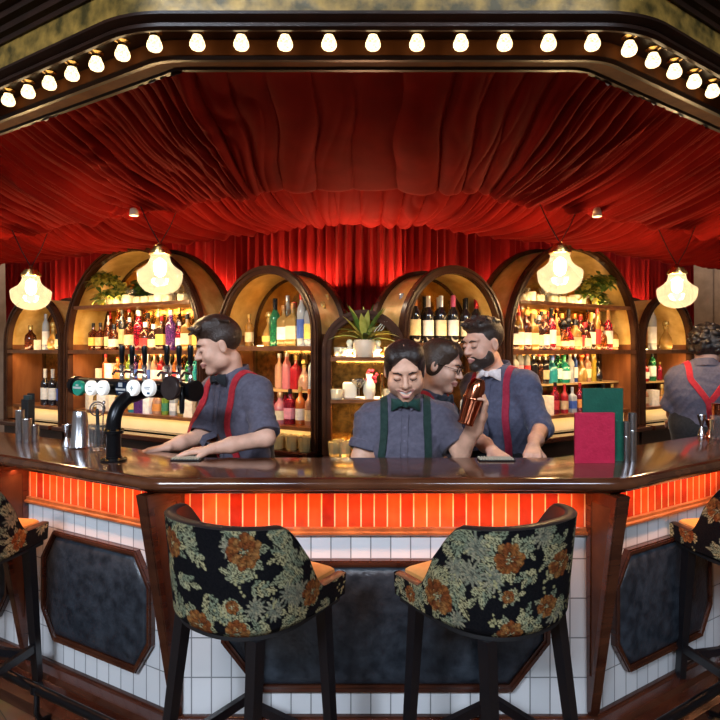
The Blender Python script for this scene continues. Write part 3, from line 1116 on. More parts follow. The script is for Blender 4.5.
def cabinet(name, label, fr, width, apex, spring, shelves, depth, base=True, tier=None, led=1.0, ledge=1.06):
    root = thing(name, label, 'cabinet', (*fr.o, 0), fr.rz, 'arched back bar cabinets')
    a, b_ = width / 2, apex - spring
    fw = .055
    for nm, y0, sgn in (('front_arch', 0.0, 1), ('rear_arch', depth, -1)):
        m = MB()
        m.ring(arch_loop(a, spring, b_, WT, y=y0), arch_loop(a - fw, spring, b_ - fw, WT, y=y0), (0, .045 * sgn, 0))
        m.ring(arch_loop(a - .008, spring, b_ - .008, WT, y=y0 - .012 * sgn), arch_loop(a - .024, spring, b_ - .024, WT, y=y0 - .012 * sgn), (0, .012 * sgn, 0))
        m.ring(arch_loop(a - .036, spring, b_ - .036, WT, y=y0 - .007 * sgn), arch_loop(a - .050, spring, b_ - .050, WT, y=y0 - .007 * sgn), (0, .007 * sgn, 0))
        m.build(nm, MAT['arch_wood'], root)
    # vault between the two arches
    i_, e_ = a - fw + .012, b_ - fw + .012
    lp = [p for p in arch_loop(i_, spring, e_, spring - .0, n=32)][1:-1]
    G = np.zeros((len(lp), 4, 3))
    for k, p in enumerate(lp):
        t = PI * k / 32
        for j, (y, o) in enumerate(((.03, 0), (depth - .03, 0), (depth - .03, .010), (.03, .010))):
            G[k, j] = (p[0] + o * math.cos(t), y, p[2] + o * math.sin(t))
    MB().grid(G, closed_v=True).build('vault', MAT['amber_lining'], root)
    for s in (-1, 1):
        MB().box((s * (a - .03), depth / 2, (spring + WT) / 2 - .002), (.02, depth - .092, spring - WT)).build('side_panel', MAT['walnut'], root, smooth=False)
    # mirror closing the rear arch
    m = MB()
    lp = arch_loop(a - fw + .01, spring, b_ - fw + .01, shelves[0][0] - .02, n=28, y=depth - .030)
    m.slab(lp, (0, .006, 0))
    m.build('arched_mirror', MAT['amber'], root, smooth=False)
    m = MB()
    m.box((0, depth - .027, (WT + shelves[0][0] - .02) / 2), (width - 2 * fw + .02, .006, shelves[0][0] - .022 - WT))
    m.build('lower_mirror', MAT['smoke_mirror'], root, smooth=False)
    for z, th in shelves:
        hw = a - fw if z <= spring else (a - fw) * math.sqrt(max(0, 1 - ((z + .01 - spring) / (b_ - fw)) ** 2))
        m = MB().box((0, depth / 2 - .02, z - th / 2), (2 * hw + .006, depth - .035, th))
        s_ = m.build('shelf', MAT['walnut'], root, smooth=False)
        MB().box((0, depth - .05, z + .004), (2 * hw - .06, .012, .008)).build('light_strip', MAT['led_white'], s_, smooth=False)
    if tier:
        for z in tier:
            m = MB().box((0, depth * .66, z - .007), (width - 2 * fw - .002, depth * .5, .014))
            s_ = m.build('glass_shelf', MAT['honey_shelf'], root, smooth=False)
    if base:
        MB().box((0, depth / 2, (WT - .04) / 2), (width - .004, depth, WT - .04)).build('base_cupboard', MAT['dark_wood'], root, smooth=False)
        if ledge:
            MB().box((0, depth * .55, ledge - .012), (width - 2 * fw - .002, depth * .84, .024)).build('ledge', MAT['walnut'], root, smooth=False)
            MB().box((0, .11, (WT + ledge - .024) / 2), (width - 2 * fw - .002, .012, ledge - .024 - WT - .001)).build('cream_upstand', MAT['cream'], root, smooth=False)
    return root


MAT['honey_shelf'] = M('gilt_shelf', (.55, .34, .12), .3, metal=.3, var=(8, (.66, .44, .18)))

rL, rR = R(-30), R(32)
pL = lambda t: np.array((-.603 - .866 * t, 3.9 + .5 * t))
pR = lambda t: np.array((.616 + .848 * t, 3.9 + .53 * t))
FML, FBL, FSL = Frame(pL(.027), rL), Frame(pL(1.375), rL), Frame(pL(2.62), rL)
FMR, FBR, FSR = Frame(pR(.022), rR), Frame(pR(1.26), rR), Frame(pR(2.46), rR)
FC = Frame((.022, 3.56), 0)
D = .38
cabinet('arched_cabinet', 'medium arched cabinet behind the leaning bartender with red braces', FML, .84, 2.114, 1.66, [(1.582, .03)], D, ledge=1.06)
cabinet('arched_cabinet', 'wide left arched cabinet with tall amber vault and trailing yellow leaves', FBL, 1.58, 2.375, 1.60, [(1.553, .03), (1.915, .026)], D, tier=[1.29])
cabinet('arched_cabinet', 'small far left arched cabinet beside the grey wall', FSL, .86, 2.035, 1.60, [(1.553, .03)], D)
cabinet('arched_cabinet', 'medium arched cabinet with red wine bottles on its upper shelf', FMR, .88, 2.114, 1.66, [(1.603, .03)], D)
cabinet('arched_cabinet', 'wide right arched cabinet with tall amber vault and trailing green ivy', FBR, 1.54, 2.375, 1.60, [(1.553, .03), (1.912, .026)], D, tier=[1.29])
cabinet('arched_cabinet', 'small far right arched cabinet beside the brown wall', FSR, .80, 2.035, 1.60, [(1.553, .03)], D, tier=[1.27])
cabinet('arched_cabinet', 'small low arched cabinet at the centre with spiky plant on top shelf', FC, .50, 1.80, 1.56, [(1.515, .024), (1.262, .022)], .15, ledge=None)

# back counter tops in front of the cabinets
for fr, w_, lab in ((FML, .84, 'dark wooden back counter top below the medium left arch'), (FBL, 1.58, 'dark wooden back counter top below the wide left arch'), (FSL, .86, 'dark wooden back counter top below the small far left arch'),
                    (FMR, .88, 'dark wooden back counter top below the wine bottle arch'), (FBR, 1.54, 'dark wooden back counter top below the wide right arch'), (FSR, .80, 'dark wooden back counter top below the small far right arch'), (FC, .50, 'dark wooden back counter top below the central low arch')):
    d_ = .15 if fr is FC else D
    yb = -.12 if fr is not FC else -.1
    m = MB().box((0, (yb + d_) / 2, WT - .02), (w_ - .006, d_ - yb - .004, .038), bevel=.008)
    o = m.build('back_counter_top', MAT['mahogany'], None, smooth=False)
    o.location, o.rotation_euler = (*fr.o, 0), (0, 0, fr.rz)
    tag(o, lab, 'worktop', 'back counter tops')

# lamps of the shelf strips
def strip(fr, x0, x1, y, z, e, color=(1, .60, .25), tgt=(0, 0, -1)):
    p, q = np.array(fr.P(x0, y, z)), np.array(fr.P(x1, y, z))
    c = (p + q) / 2
    t = np.array(fr.P((x0 + x1) / 2 + tgt[0], y + tgt[1], z + tgt[2]))
    o = area('shelf_and_fill_light', c, t, x1 - x0, e * (x1 - x0), color, sy=.03)
    zz = Vector(c - t).normalized()
    x = Vector((*(fr.ex), 0))
    yv = zz.cross(x).normalized()
    x = yv.cross(zz).normalized()
    o.rotation_euler = Matrix((x, yv, zz)).transposed().to_euler()
    return o


S_ = SHELF
for fr, w_, zs in ((FML, .84, (1.582,)), (FBL, 1.58, (1.553, 1.915)), (FSL, .86, (1.553,)), (FMR, .88, (1.603,)), (FBR, 1.54, (1.553, 1.912)), (FSR, .8, (1.553,))):
    h = w_ / 2 - .09
    for z in zs:
        k = h if z < 1.8 else h * .72
        strip(fr, -k, k, .06, z + .004, S_ * .32, (1, .62, .26), (0, .10, .35))          # lit lip throwing light up the bottles
        strip(fr, -k, k, .04, z - .034, S_ * .9, (1, .62, .26), (0, .16, -.4))         # under the shelf, down the row below
    strip(fr, -h, h, .05, 1.03, S_ * .12, (1, .66, .30), (0, .12, -.12))
strip(FC, -.17, .17, .02, 1.525, S_ * 1.0, (1, .66, .30), (0, .08, .3))
strip(FC, -.2, .2, .09, .95, S_ * 2.0, (1, .58, .2), (0, -.3, .12))  # unseen strip added behind the tumblers to make them glow
strip(FC, -.17, .17, .015, 1.488, S_ * 1.4, (1, .66, .30), (0, .1, -.3))
strip(FC, -.17, .17, .0, 1.236, S_ * 2.4, (1, .60, .22), (0, .0, -.3))
# unseen lamps added behind the arches to brighten the curtain and swags
for fr, w_, z in ((FML, .84, 2.0), (FMR, .88, 2.0), (FBL, 1.58, 2.0), (FBR, 1.54, 2.0), (FSL, .86, 1.9), (FSR, .8, 1.9)):
    strip(fr, -w_ * .42, w_ * .42, D + .05, z, UP_FILL, (1, .50, .26), (0, -.05, 1))
area('shelf_and_fill_light', (.02, 3.75, 1.86), (.02, 3.3, 2.9), .3, UP_FILL * .6, (1, .50, .26), sy=.05)  # added lamp behind the central arch, brightening the rear swag


# ---------------------------------------------------------------- filling the shelves
random.seed(21)
GRP = {}


def row(fr, x0, x1, y, z, specs, where, jit=.008, skip=None):
    """bottles spread evenly from x0 to x1 (left to right); where = words naming the row"""
    n = len(specs)
    for k, sp in enumerate(specs):
        kind, c_, l_, cp_ = sp[:4]
        h = sp[4] if len(sp) > 4 else 1.0
        x = x0 + (x1 - x0) * (k / (n - 1) if n > 1 else .5) + random.uniform(-jit, jit)
        p = fr.P(x, y + random.uniform(-.006, .006), z)
        n_ = ORD[k + 1] if k < n - 1 else 'rightmost'
        if k == 0:
            n_ = 'leftmost'
        pos = n_ + (' from left' if n_ not in ('leftmost', 'rightmost') else '')
        lw = '' if (l_ == 'none' or kind == 'box') else ' with %s label' % l_
        wd = WORD[kind]
        if kind == 'pourer' and lw:
            wd = 'pourer bottle'
        text = '%s %s%s, %s, %s' % (c_, wd, lw, pos, where)
        bottle(kind, c_, l_, cp_, p, fr.rz + random.uniform(-.3, .3), lbl(text), 'bottles, ' + where, h=h)


def pick(n, kinds, cols, labs, caps, hs=(.95, 1.08)):
    return [(random.choice(kinds), random.choice(cols), random.choice(labs), random.choice(caps), random.uniform(*hs)) for _ in range(n)]


# wide left arch, middle shelf
row(FBL, -.64, .66, .17, 1.553, [
    ('square', 'dark amber', 'yellow', 'black', .82), ('square', 'dark amber', 'tan', 'black', .82), ('pourer', 'dark amber', 'cream', 'white', .85), ('short', 'dark amber', 'white', 'black', .95), ('slim', 'black', 'tan', 'black', 1.0),
    ('square', 'dark amber', 'cream', 'white', .95), ('round', 'crimson', 'none', 'silver', 1.1), ('short', 'dark amber', 'red', 'white', .98), ('short', 'brown', 'cream', 'white', .9), ('square', 'brown', 'yellow', 'red', .95),
    ('round', 'purple', 'none', 'white', 1.08), ('round', 'crimson', 'white', 'white', .75), ('square', 'golden', 'cream', 'black', .98), ('round', 'honey', 'yellow', 'wood', 1.0), ('square', 'dark amber', 'cream', 'black', .85)],
    'middle shelf of wide left arch')
row(FBL, -.55, .62, .27, 1.553, pick(11, ['round', 'slim', 'pourer'], ['dark amber', 'amber', 'brown', 'crimson', 'golden'], ['none', 'tan'], ['black', 'gold', 'silver', 'red'], (1.0, 1.12)), 'middle shelf back row, wide left arch')
# wide left arch, upper tier behind the taps
row(FBL, -.62, .66, .22, 1.29, [
    ('box', 'cream', 'none', 'gold', .7), ('round', 'orange', 'none', 'red', .8), ('box', 'white', 'none', 'gold', 1.0), ('short', 'orange', 'orange', 'orange', .9), ('round', 'yellow', 'cream', 'orange', .85), ('round', 'lime', 'white', 'green', .85),
    ('round', 'purple', 'blue', 'blue', .85), ('round', 'orange', 'white', 'red', .88), ('round', 'clear', 'blue', 'silver', .85), ('round', 'peach', 'white', 'orange', .86), ('round', 'red', 'white', 'white', .84), ('short', 'frosted', 'black', 'silver', .95),
    ('round', 'orange', 'red', 'gold', .82), ('square', 'amber', 'white', 'gold', .86), ('round', 'green', 'none', 'black', .86), ('square', 'teal', 'none', 'blue', .88), ('round', 'emerald', 'none', 'green', .86), ('pourer', 'emerald', 'white', 'green', .8)],
    'upper tier behind the taps')
# wide left arch, bottom ledge
row(FBL, -.62, .64, .13, 1.06, [
    ('box', 'cream', 'none', 'gold', .9), ('short', 'golden', 'cream', 'black', .8), ('box', 'white', 'none', 'gold', 1.1), ('box', 'cream', 'none', 'gold', 1.05), ('short', 'honey', 'orange', 'gold', .9), ('square', 'orange', 'orange', 'gold', .75),
    ('short', 'teal', 'yellow', 'blue', .8), ('box', 'purple', 'none', 'gold', 1.1), ('box', 'white', 'none', 'gold', .95), ('short', 'peach', 'orange', 'orange', .85), ('round', 'lime', 'green', 'green', .72), ('square', 'clear', 'white', 'black', .72),
    ('short', 'honey', 'cream', 'wood', .85), ('box', 'cream', 'none', 'gold', 1.0), ('short', 'golden', 'tan', 'black', .8)],
    'bottom ledge of wide left arch')
# medium left arch
row(FML, -.05, .325, .17, 1.582, [('wine', 'green', 'none', 'black', 1.02), ('square', 'honey', 'white', 'wood', 1.0), ('square', 'honey', 'cream', 'wood', 1.05), ('slim', 'clear', 'blue', 'red', 1.05), ('round', 'frosted', 'yellow', 'black', 1.18), ('flagon', 'honey', 'none', 'gold', 1.15)],
    'upper shelf of medium left arch', .004)
row(FML, -.30, -.12, .2, 1.582, [('round', 'golden', 'cream', 'gold', .8), ('flagon', 'honey', 'yellow', 'gold', .95)], 'upper shelf left end, medium arch', .004)
row(FML, -.02, .31, .27, 1.582, pick(6, ['round', 'slim'], ['golden', 'amber', 'clear'], ['none'], ['red', 'gold', 'silver'], (1.0, 1.1)), 'upper shelf back row, medium arch')
row(FML, -.09, .34, .27, 1.285, [('round', 'peach', 'none', 'silver', .86), ('pourer', 'pink', 'none', 'silver', .9), ('square', 'red', 'none', 'gold', .84), ('flagon', 'peach', 'none', 'gold', .82), ('pourer', 'clear', 'none', 'silver', .88), ('flagon', 'clear', 'pink', 'silver', .95), ('pourer', 'red', 'none', 'black', .85)], 'pink row of medium left arch', .003)
row(FML, -.06, .345, .14, 1.06, [('round', 'crimson', 'white', 'silver', .8), ('short', 'pink', 'cream', 'wood', .95), ('square', 'crimson', 'pink', 'black', .85), ('round', 'orange', 'white', 'gold', .88), ('round', 'peach', 'cream', 'orange', .84), ('square', 'crimson', 'white', 'red', .8)], 'bottom ledge of medium left arch', .003)
row(FML, -.04, .32, .27, 1.06, pick(6, ['round', 'square'], ['orange', 'pink', 'red'], ['none'], ['gold', 'silver'], (.7, .78)), 'bottom ledge back row, medium arch')
MBX = MB().box((0, D * .68, 1.277), (.72, D * .36, .016)).build('glass_shelf', MAT['honey_shelf'], None, smooth=False)
# small far left arch
row(FSL, -.27, .30, .15, 1.553, [('short', 'dark amber', 'none', 'gold', 1.0), ('box', 'cream', 'none', 'gold', .6), ('slim', 'frosted', 'white', 'silver', .98), ('flagon', 'honey', 'none', 'gold', .98), ('short', 'black', 'cream', 'gold', 1.0), ('square', 'dark amber', 'pink', 'gold', .85)], 'shelf of small far left arch', .004)
row(FSL, -.03, .30, .14, 1.06, [('wine', 'black', 'white', 'white', 1.0), ('wine', 'black', 'white', 'silver', 1.0), ('wine', 'black', 'blue', 'wood', 1.0), ('wine', 'black', 'white', 'black', 1.1)], 'ledge of small far left arch', .004)
# medium right arch: wine
row(FMR, -.33, .33, .16, 1.603, [('wine', 'black', 'white', 'silver', 1.0), ('wine', 'black', 'cream', 'orange', 1.0), ('wine', 'black', 'white', 'white', .98), ('wine', 'black', 'cream', 'silver', 1.0), ('wine', 'black', 'white', 'pink', 1.02), ('wine', 'black', 'cream', 'black', .98), ('wine', 'black', 'white', 'red', 1.0)], 'wine shelf', .004)
row(FMR, -.29, .31, .27, 1.603, [('wine', 'black', 'none', c_, 1.0) for c_ in ('red', 'gold', 'black', 'silver', 'orange', 'black')], 'back row of the wine shelf')
row(FMR, .20, .34, .14, 1.06, [('square', 'clear', 'cream', 'gold', .8), ('square', 'honey', 'cream', 'gold', .8)], 'ledge below the wine arch')
# wide right arch
rs = pick(19, ['square', 'round', 'pourer', 'slim', 'short', 'wine', 'flagon'], ['dark amber', 'amber', 'brown', 'crimson', 'dark amber', 'golden'], ['cream', 'white', 'cream', 'none', 'tan', 'red', 'white'], ['black', 'wood', 'gold', 'red', 'silver'], (.86, 1.08))
rs[0] = ('round', 'green', 'cream', 'black', 1.0)
row(FBR, -.64, .62, .15, 1.553, rs, 'middle shelf, wide right arch', .006)
row(FBR, -.60, .60, .26, 1.553, pick(16, ['round', 'slim', 'wine'], ['dark amber', 'amber', 'brown', 'black', 'crimson'], ['none'], ['black', 'gold', 'red', 'silver', 'orange'], (1.0, 1.12)), 'middle shelf back row, wide right arch')
row(FBR, -.62, .52, .22, 1.29, [
    ('round', 'clear', 'white', 'silver', .9), ('round', 'honey', 'cream', 'silver', .9), ('round', 'clear', 'none', 'white', .92), ('slim', 'frosted', 'pink', 'silver', .86), ('slim', 'frosted', 'red', 'silver', .86), ('round', 'black', 'none', 'black', .88),
    ('round', 'brown', 'none', 'red', .85), ('round', 'black', 'tan', 'gold', .85), ('short', 'teal', 'none', 'blue', .98), ('pourer', 'green', 'white', 'silver', .9), ('short', 'emerald', 'white', 'green', 1.0), ('round', 'clear', 'none', 'orange', .9), ('slim', 'blue', 'white', 'silver', .72),
    ('flagon', 'honey', 'none', 'orange', .95), ('round', 'peach', 'cream', 'red', .85), ('slim', 'yellow', 'none', 'gold', .95), ('flagon', 'black', 'none', 'black', .7)], 'upper tier, wide right arch', .005)
row(FBR, -.62, .58, .13, 1.06, [('square', 'honey', 'cream', 'gold', .75), ('square', 'golden', 'white', 'gold', .76), ('square', 'honey', 'cream', 'wood', .75), ('box', 'white', 'none', 'gold', .8), ('box', 'cream', 'none', 'gold', .95), ('round', 'crimson', 'red', 'black', .85), ('round', 'red', 'tan', 'red', .78),
    ('square', 'clear', 'blue', 'silver', .72), ('round', 'crimson', 'orange', 'red', .8), ('short', 'red', 'cream', 'gold', .75), ('short', 'amber', 'cream', 'gold', .8), ('square', 'golden', 'tan', 'black', .75), ('square', 'dark amber', 'cream', 'gold', .75)], 'bottom ledge, wide right arch', .005)
# small far right arch
row(FSR, -.20, .20, .15, 1.553, [('square', 'honey', 'white', 'silver', 1.0), ('slim', 'clear', 'white', 'white', 1.22), ('flagon', 'honey', 'none', 'gold', 1.05)], 'shelf of small far right arch', .004)
row(FSR, -.29, .20, .2, 1.27, [('short', 'red', 'pink', 'red', .95), ('round', 'red', 'none', 'white', .9), ('short', 'red', 'white', 'red', .9), ('wine', 'green', 'white', 'black', .88), ('round', 'crimson', 'none', 'gold', .6)], 'upper tier, small far right arch', .004)
row(FSR, -.29, .26, .14, 1.06, [('square', 'honey', 'cream', 'gold', .75), ('short', 'peach', 'cream', 'wood', .85), ('box', 'cream', 'none', 'gold', .9), ('short', 'golden', 'orange', 'gold', .8), ('round', 'pink', 'white', 'gold', .7)], 'ledge of small far right arch', .004)
tag(MBX, 'narrow gilt shelf carrying the pink bottles in the medium left arch', 'shelf')
MBX.location, MBX.rotation_euler = (*FML.o, 0), (0, 0, FML.rz)


# ---------------------------------------------------------------- small glassware, candles and ornaments
def glassware(fr, xs, y, z, what, where):
    """what: list of kinds cycling along the row"""
    n = len(xs)
    for k, x in enumerate(xs):
        kd = what[k % len(what)]
        pos = 'leftmost' if k == 0 else ('rightmost' if k == n - 1 else ORD[k + 1] + ' from left')
        text = lbl('%s, %s, %s' % ({'votive': 'glowing cream votive candle jar', 'coupe': 'small clear coupe glass', 'tumbler': 'cut crystal tumbler', 'mug': 'cream ceramic cup', 'jar': 'tall pale glass jar'}[kd], pos, where))
        key = ('gw', kd)
        p = fr.P(x, y + random.uniform(-.02, .02), z)
        if key in _proto:
            dup(_proto[key], p, random.uniform(0, 6), text, 'glassware, ' + where)
            continue
        root = thing({'votive': 'votive_candle', 'coupe': 'coupe_glass', 'tumbler': 'crystal_tumbler', 'mug': 'ceramic_cup', 'jar': 'glass_jar'}[kd], text, {'votive': 'candle', 'mug': 'cup', 'jar': 'jar'}.get(kd, 'glass'), p, 0, 'glassware, ' + where)
        if kd == 'votive':
            MB().lathe([(0, 0), (.034, 0), (.038, .01), (.042, .06), (.039, .06), (.035, .014), (0, .012)], 18).build('jar', cmat('glass', (.9, .8, .6)), root)
            MB().lathe([(0, .014), (.033, .014), (.034, .036), (0, .034)], 16).build('wax', MAT['wax'], root)
            MB().lathe([(0, .034), (.004, .038), (.005, .044), (.002, .054), (0, .058)], 8).build('flame', MAT['lamp_core'], root)
        elif kd == 'coupe':
            MB().lathe([(0, 0), (.03, 0), (.03, .003), (.005, .006), (.004, .06), (.02, .072), (.042, .10), (.045, .12), (.043, .12), (.038, .1), (.015, .076), (0, .074)], 18).build('bowl', MAT['glass'], root)
        elif kd == 'tumbler':
            pr = [(0, 0), (.032, 0), (.036, .01), (.041, .085), (.038, .085), (.033, .018), (0, .016)]
            MB().lathe(pr, 10).build('tumbler', cmat('glass', (.92, .66, .30)), root, smooth=False)  # crystal with its warm glow put into the glass colour
            MB().lathe([(0, .02), (.032, .02), (.0355, .05), (0, .052)], 10).build('whisky', cmat('glass', (.8, .45, .1)), root)
        elif kd == 'mug':
            MB().lathe([(0, 0), (.03, 0), (.036, .01), (.04, .08), (.037, .08), (.033, .014), (0, .012)], 18).build('cup', MAT['ceramic'], root)
            MB().tube([(.037, 0, .065), (.06, 0, .062), (.064, 0, .04), (.055, 0, .022), (.034, 0, .02)], .005, 6).build('handle', MAT['ceramic'], root)
        else:
            MB().lathe([(0, 0), (.035, 0), (.038, .01), (.038, .12), (.03, .14), (.03, .16), (.027, .16), (.027, .138), (.034, .118), (.034, .014), (0, .012)], 18).build('jar', cmat('glass', (.85, .8, .65)), root)
        _proto[key] = root


MAT['wax'] = M('candle_wax', (.9, .75, .45), .5, emis=((1, .62, .25), .8))
glassware(FBL, np.linspace(-.46, .46, 12), .14, 1.915, ['votive', 'votive', 'mug', 'votive', 'coupe', 'votive'], 'top shelf, wide left arch')
glassware(FBL, np.linspace(-.36, .44, 7), .26, 1.915, ['jar', 'coupe', 'jar', 'mug'], 'top shelf back, wide left arch')
glassware(FBR, np.linspace(-.46, .46, 12), .14, 1.912, ['votive', 'mug', 'votive', 'coupe', 'votive', 'votive'], 'top shelf, wide right arch')
glassware(FBR, np.linspace(-.44, .25, 7), .26, 1.912, ['jar', 'coupe', 'mug', 'jar'], 'top shelf back, wide right arch')
glassware(FC, [-.15, -.07, .01, .09], .03, WT, ['tumbler'], 'counter under the central arch')
glassware(FC, [-.17, -.11, -.03, .05], -.055, WT, ['tumbler'], 'front of counter, central arch')
glassware(FML, np.linspace(.08, .34, 4), .02, WT, ['tumbler'], 'counter, medium left arch')
glassware(FML, np.linspace(.05, .36, 4), -.07, WT, ['tumbler'], 'counter edge, medium left arch')
glassware(FC, [-.14, .165], .05, 1.515, ['votive', 'votive'], 'top shelf of central arch')
glassware(FC, [-.16, -.03, .16], .03, 1.262, ['votive', 'coupe', 'votive'], 'middle shelf of central arch')
# ornaments of the central arch
for x, h, lab in ((-.085, .085, 'cream portrait bust left of the spiky plant'), (.085, .075, 'cream portrait bust right of the spiky plant')):
    r_ = thing('portrait_bust', lab, 'bust', FC.P(x, .045, 1.515), 0, 'busts in the central arch')
    MB().lathe([(0, 0), (.022, 0), (.022, .012), (.012, .018), (.012, .028), (.03, .045), (.014, .06), (.012, .066), (.019, .078), (.02, .092), (.012, .105), (0, .108)], 16).build('figure', MAT['ceramic'], r_)
for x, lab, c_ in ((-.085, 'cream square planter jar on the middle shelf of the central arch', 'ceramic'), (.035, 'tall cream vase with red flowers on the middle shelf, central arch', 'ceramic'), (.115, 'slim gold vase on the middle shelf of the central arch', 'brass')):
    v_ = thing('vase', lab, 'vase', FC.P(x, .065, 1.262), 0)
    if x < 0:
        MB().box((0, 0, .05), (.085, .06, .1), bevel=.008).build('jar_body', MAT[c_], v_, smooth=False)
    else:
        MB().lathe([(0, 0), (.028, 0), (.038, .04), (.036, .09), (.018, .125), (.022, .15), (.019, .15), (.014, .12), (0, .1)] if x < .1 else [(0, 0), (.02, 0), (.01, .02), (.016, .06), (.01, .1), (.018, .15), (.014, .15), (0, .09)], 18).build('vase_body', MAT[c_], v_)
        if x < .1:
            m = MB()
            for k in range(14):
                t, q = random.uniform(0, 6.28), random.uniform(.01, .035)
                m.lathe([(0, -.01), (.009, -.004), (.011, .004), (.005, .01), (0, .012)], 8, (q * math.cos(t) + .012, q * math.sin(t) * .6, random.uniform(.09, .17)))
            m.build('red_flowers', cmat('paper', (.5, .02, .05)), v_)


# ---------------------------------------------------------------- plants
def leaf(m, base, d, up, L, Wd, mi=0, droop=.3, seg=5):
    base, d, up = np.array(base, float), np.array(d, float), np.array(up, float)
    d /= np.linalg.norm(d)
    s = np.cross(d, up)
    s /= np.linalg.norm(s) + 1e-9
    n = np.cross(s, d)
    V = []
    for k in range(seg + 1):
        t = k / seg
        w_ = Wd * math.sin(PI * min(1, .06 + t * .94)) ** .8
        c_ = base + d * L * t + np.array((0, 0, -1)) * droop * L * t * t
        V += [c_ - s * w_ / 2 + n * w_ * .15, c_, c_ + s * w_ / 2 + n * w_ * .15]
    V = np.array(V)
    fs = []
    for k in range(seg):
        for j in range(2):
            i = k * 3 + j
            fs.append((i, i + 1, i + 4, i + 3))
    m.add(V, fs, mi=mi)


pl = thing('potted_bromeliad', 'spiky green bromeliad in ribbed cream pot on the central arch shelf', 'plant', FC.P(.005, .03, 1.515), 0)
m = MB()
seg = 36
pr = [(0, 0), (.052, 0), (.064, .02), (.070, .06), (.066, .095), (.062, .105), (.055, .105), (.055, .085), (0, .085)]
m.lathe(pr, seg)
v = m.v[0]
for i in range(len(v)):
    if .01 < v[i, 2] < .1 and math.hypot(v[i, 0], v[i, 1]) > .05:
        v[i, :2] *= 1 + .025 * (i % 2)
m.build('pot', MAT['terracotta_pot'], pl)
m = MB()
for k in range(26):
    t = k * 2.4
    el = .22 + .95 * (k / 26)
    d = (math.cos(t) * math.cos(el), math.sin(t) * math.cos(el) * .35 - .25, math.sin(el) + .15)
    leaf(m, (0, 0, .095), d, (0, 0, 1), random.uniform(.21, .29), .044, mi=k % 2, droop=.45 if el < .7 else .12)
m.build('leaves', [MAT['leaf'], MAT['variegated']], pl)
m = MB()
for k in range(3):
    m.tube([(.03, 0, .1), (.07 + .02 * k, -.02, .17), (.10 + .02 * k, -.03, .20 + .012 * k)], .0025, 5)
m.build('stakes', MAT['ceramic'], pl)


def trailing(name, lab, fr, x, y, z, dirx, n, mats, spread):
    r_ = thing(name, lab, 'plant', fr.P(x, y, z), fr.rz)
    MB().lathe([(0, 0), (.04, 0), (.052, .08), (.047, .08), (.042, .06), (0, .06)], 18).build('pot', MAT['ceramic'], r_)
    m = MB()
    st = MB()
    for s_ in range(9):
        p = np.array((0, 0, .07))
        t = random.uniform(-.6, .6)
        pts_ = [p.copy()]
        hang = s_ % 3 == 0
        for k in range(n):
            f = k / n
            rise = (.05 * (1 - 1.6 * f)) if not hang else (.02 - .055 * f)
            p = p + np.array((dirx * spread * random.uniform(.35, 1.0) * (1.0 if not hang else .8), -.022 * random.uniform(.3, 1.2) if f < .6 else 0, rise + random.uniform(-.014, .014)))
            p[1] = max(p[1], -.16)
            pts_.append(p.copy())
            for q in range(4):
                a = random.uniform(0, 6.28)
                leaf(m, p, (math.cos(a), math.sin(a) * .5 - .35, random.uniform(-.4, .5)), (0, -.3, 1), random.uniform(.05, .09), random.uniform(.038, .06), mi=random.choice((0, 0, 1)), droop=.35, seg=3)
        st.tube(pts_, .003, 5)
    st.build('stems', MAT['leaf'], r_)
    m.build('leaves', mats, r_)


trailing('trailing_plant', 'trailing yellow and green plant on the top shelf, wide left arch', FBL, -.16, .14, 1.915, -1, 8, [MAT['variegated'], MAT['leaf']], .058)
trailing('trailing_ivy', 'trailing green ivy on the top shelf of the wide right arch', FBR, .14, .14, 1.912, 1, 8, [MAT['leaf'], MAT['variegated']], .052)
trailing('trailing_ivy', 'dark climbing ivy at the apex of the wide left arch', FBL, .0, .25, 1.915, -1, 4, [MAT['dark_leaf'], MAT['leaf']], .045)
# ================================================================== beer font on the left wing of the bar
ft = thing('beer_font', 'black pipe beer font with oval tap badges on the left wing', 'beer font', (-1.01, 2.47, 1.1), 0)
fd = np.array((.866, -.5))          # along the bridge, towards the right
fo = np.array((-.5, -.866))         # towards the customers
fp = lambda t, o, z: (-.95 + fd[0] * t + fo[0] * o, 2.62 + fd[1] * t + fo[1] * o, z)
ZB = 1.392
m = MB()
CX, CY = -1.026, 2.478
m.tube([(CX, CY, 1.1), (CX, CY, 1.235)] + [(CX + .05 * (1 - math.cos(a)), CY + .10 * (1 - math.cos(a)), 1.25 + .115 * math.sin(a)) for a in np.linspace(0, PI / 2, 10)] + [(-.945, 2.615, ZB - .012)], .0295, 18)
m.build('column', MAT['black_metal'], ft, world=True)
m = MB()
m.lathe([(.052, 0), (.052, .008), (.032, .012), (.032, .02)], 24, (CX, CY, 1.1))
m.build('flange', MAT['black_metal'], ft, world=True)
m = MB()
m.lathe([(.029, 0), (.040, 0), (.040, .012), (.029, .012)], 24, (CX, CY, 1.215))
m.build('flange', MAT['black_metal'], ft, world=True)
for z, rr in ((1.108, .046), (1.227, .035)):
    for k in range(6):
        a = k * PI / 3 + .3
        MB().lathe([(.006, 0), (.006, .007), (0, .009)], 8, (CX + rr * math.cos(a), CY + rr * math.sin(a), z)).build('bolt', MAT['brass'], ft, world=True)
m = MB()
m.tube([fp(-.47, 0, ZB), fp(.30, 0, ZB)], .038, 20)
for t in (-.472, .302):
    m.lathe([(.044, -.012), (.044, .012)], 24, fp(t, 0, ZB), ax=(*fd, 0))
m.build('bridge_pipe', MAT['black_metal'], ft, world=True)


GLOW = M('lit_badge_face', (.85, .85, .82), .35, emis=((1, .97, .92), .28))


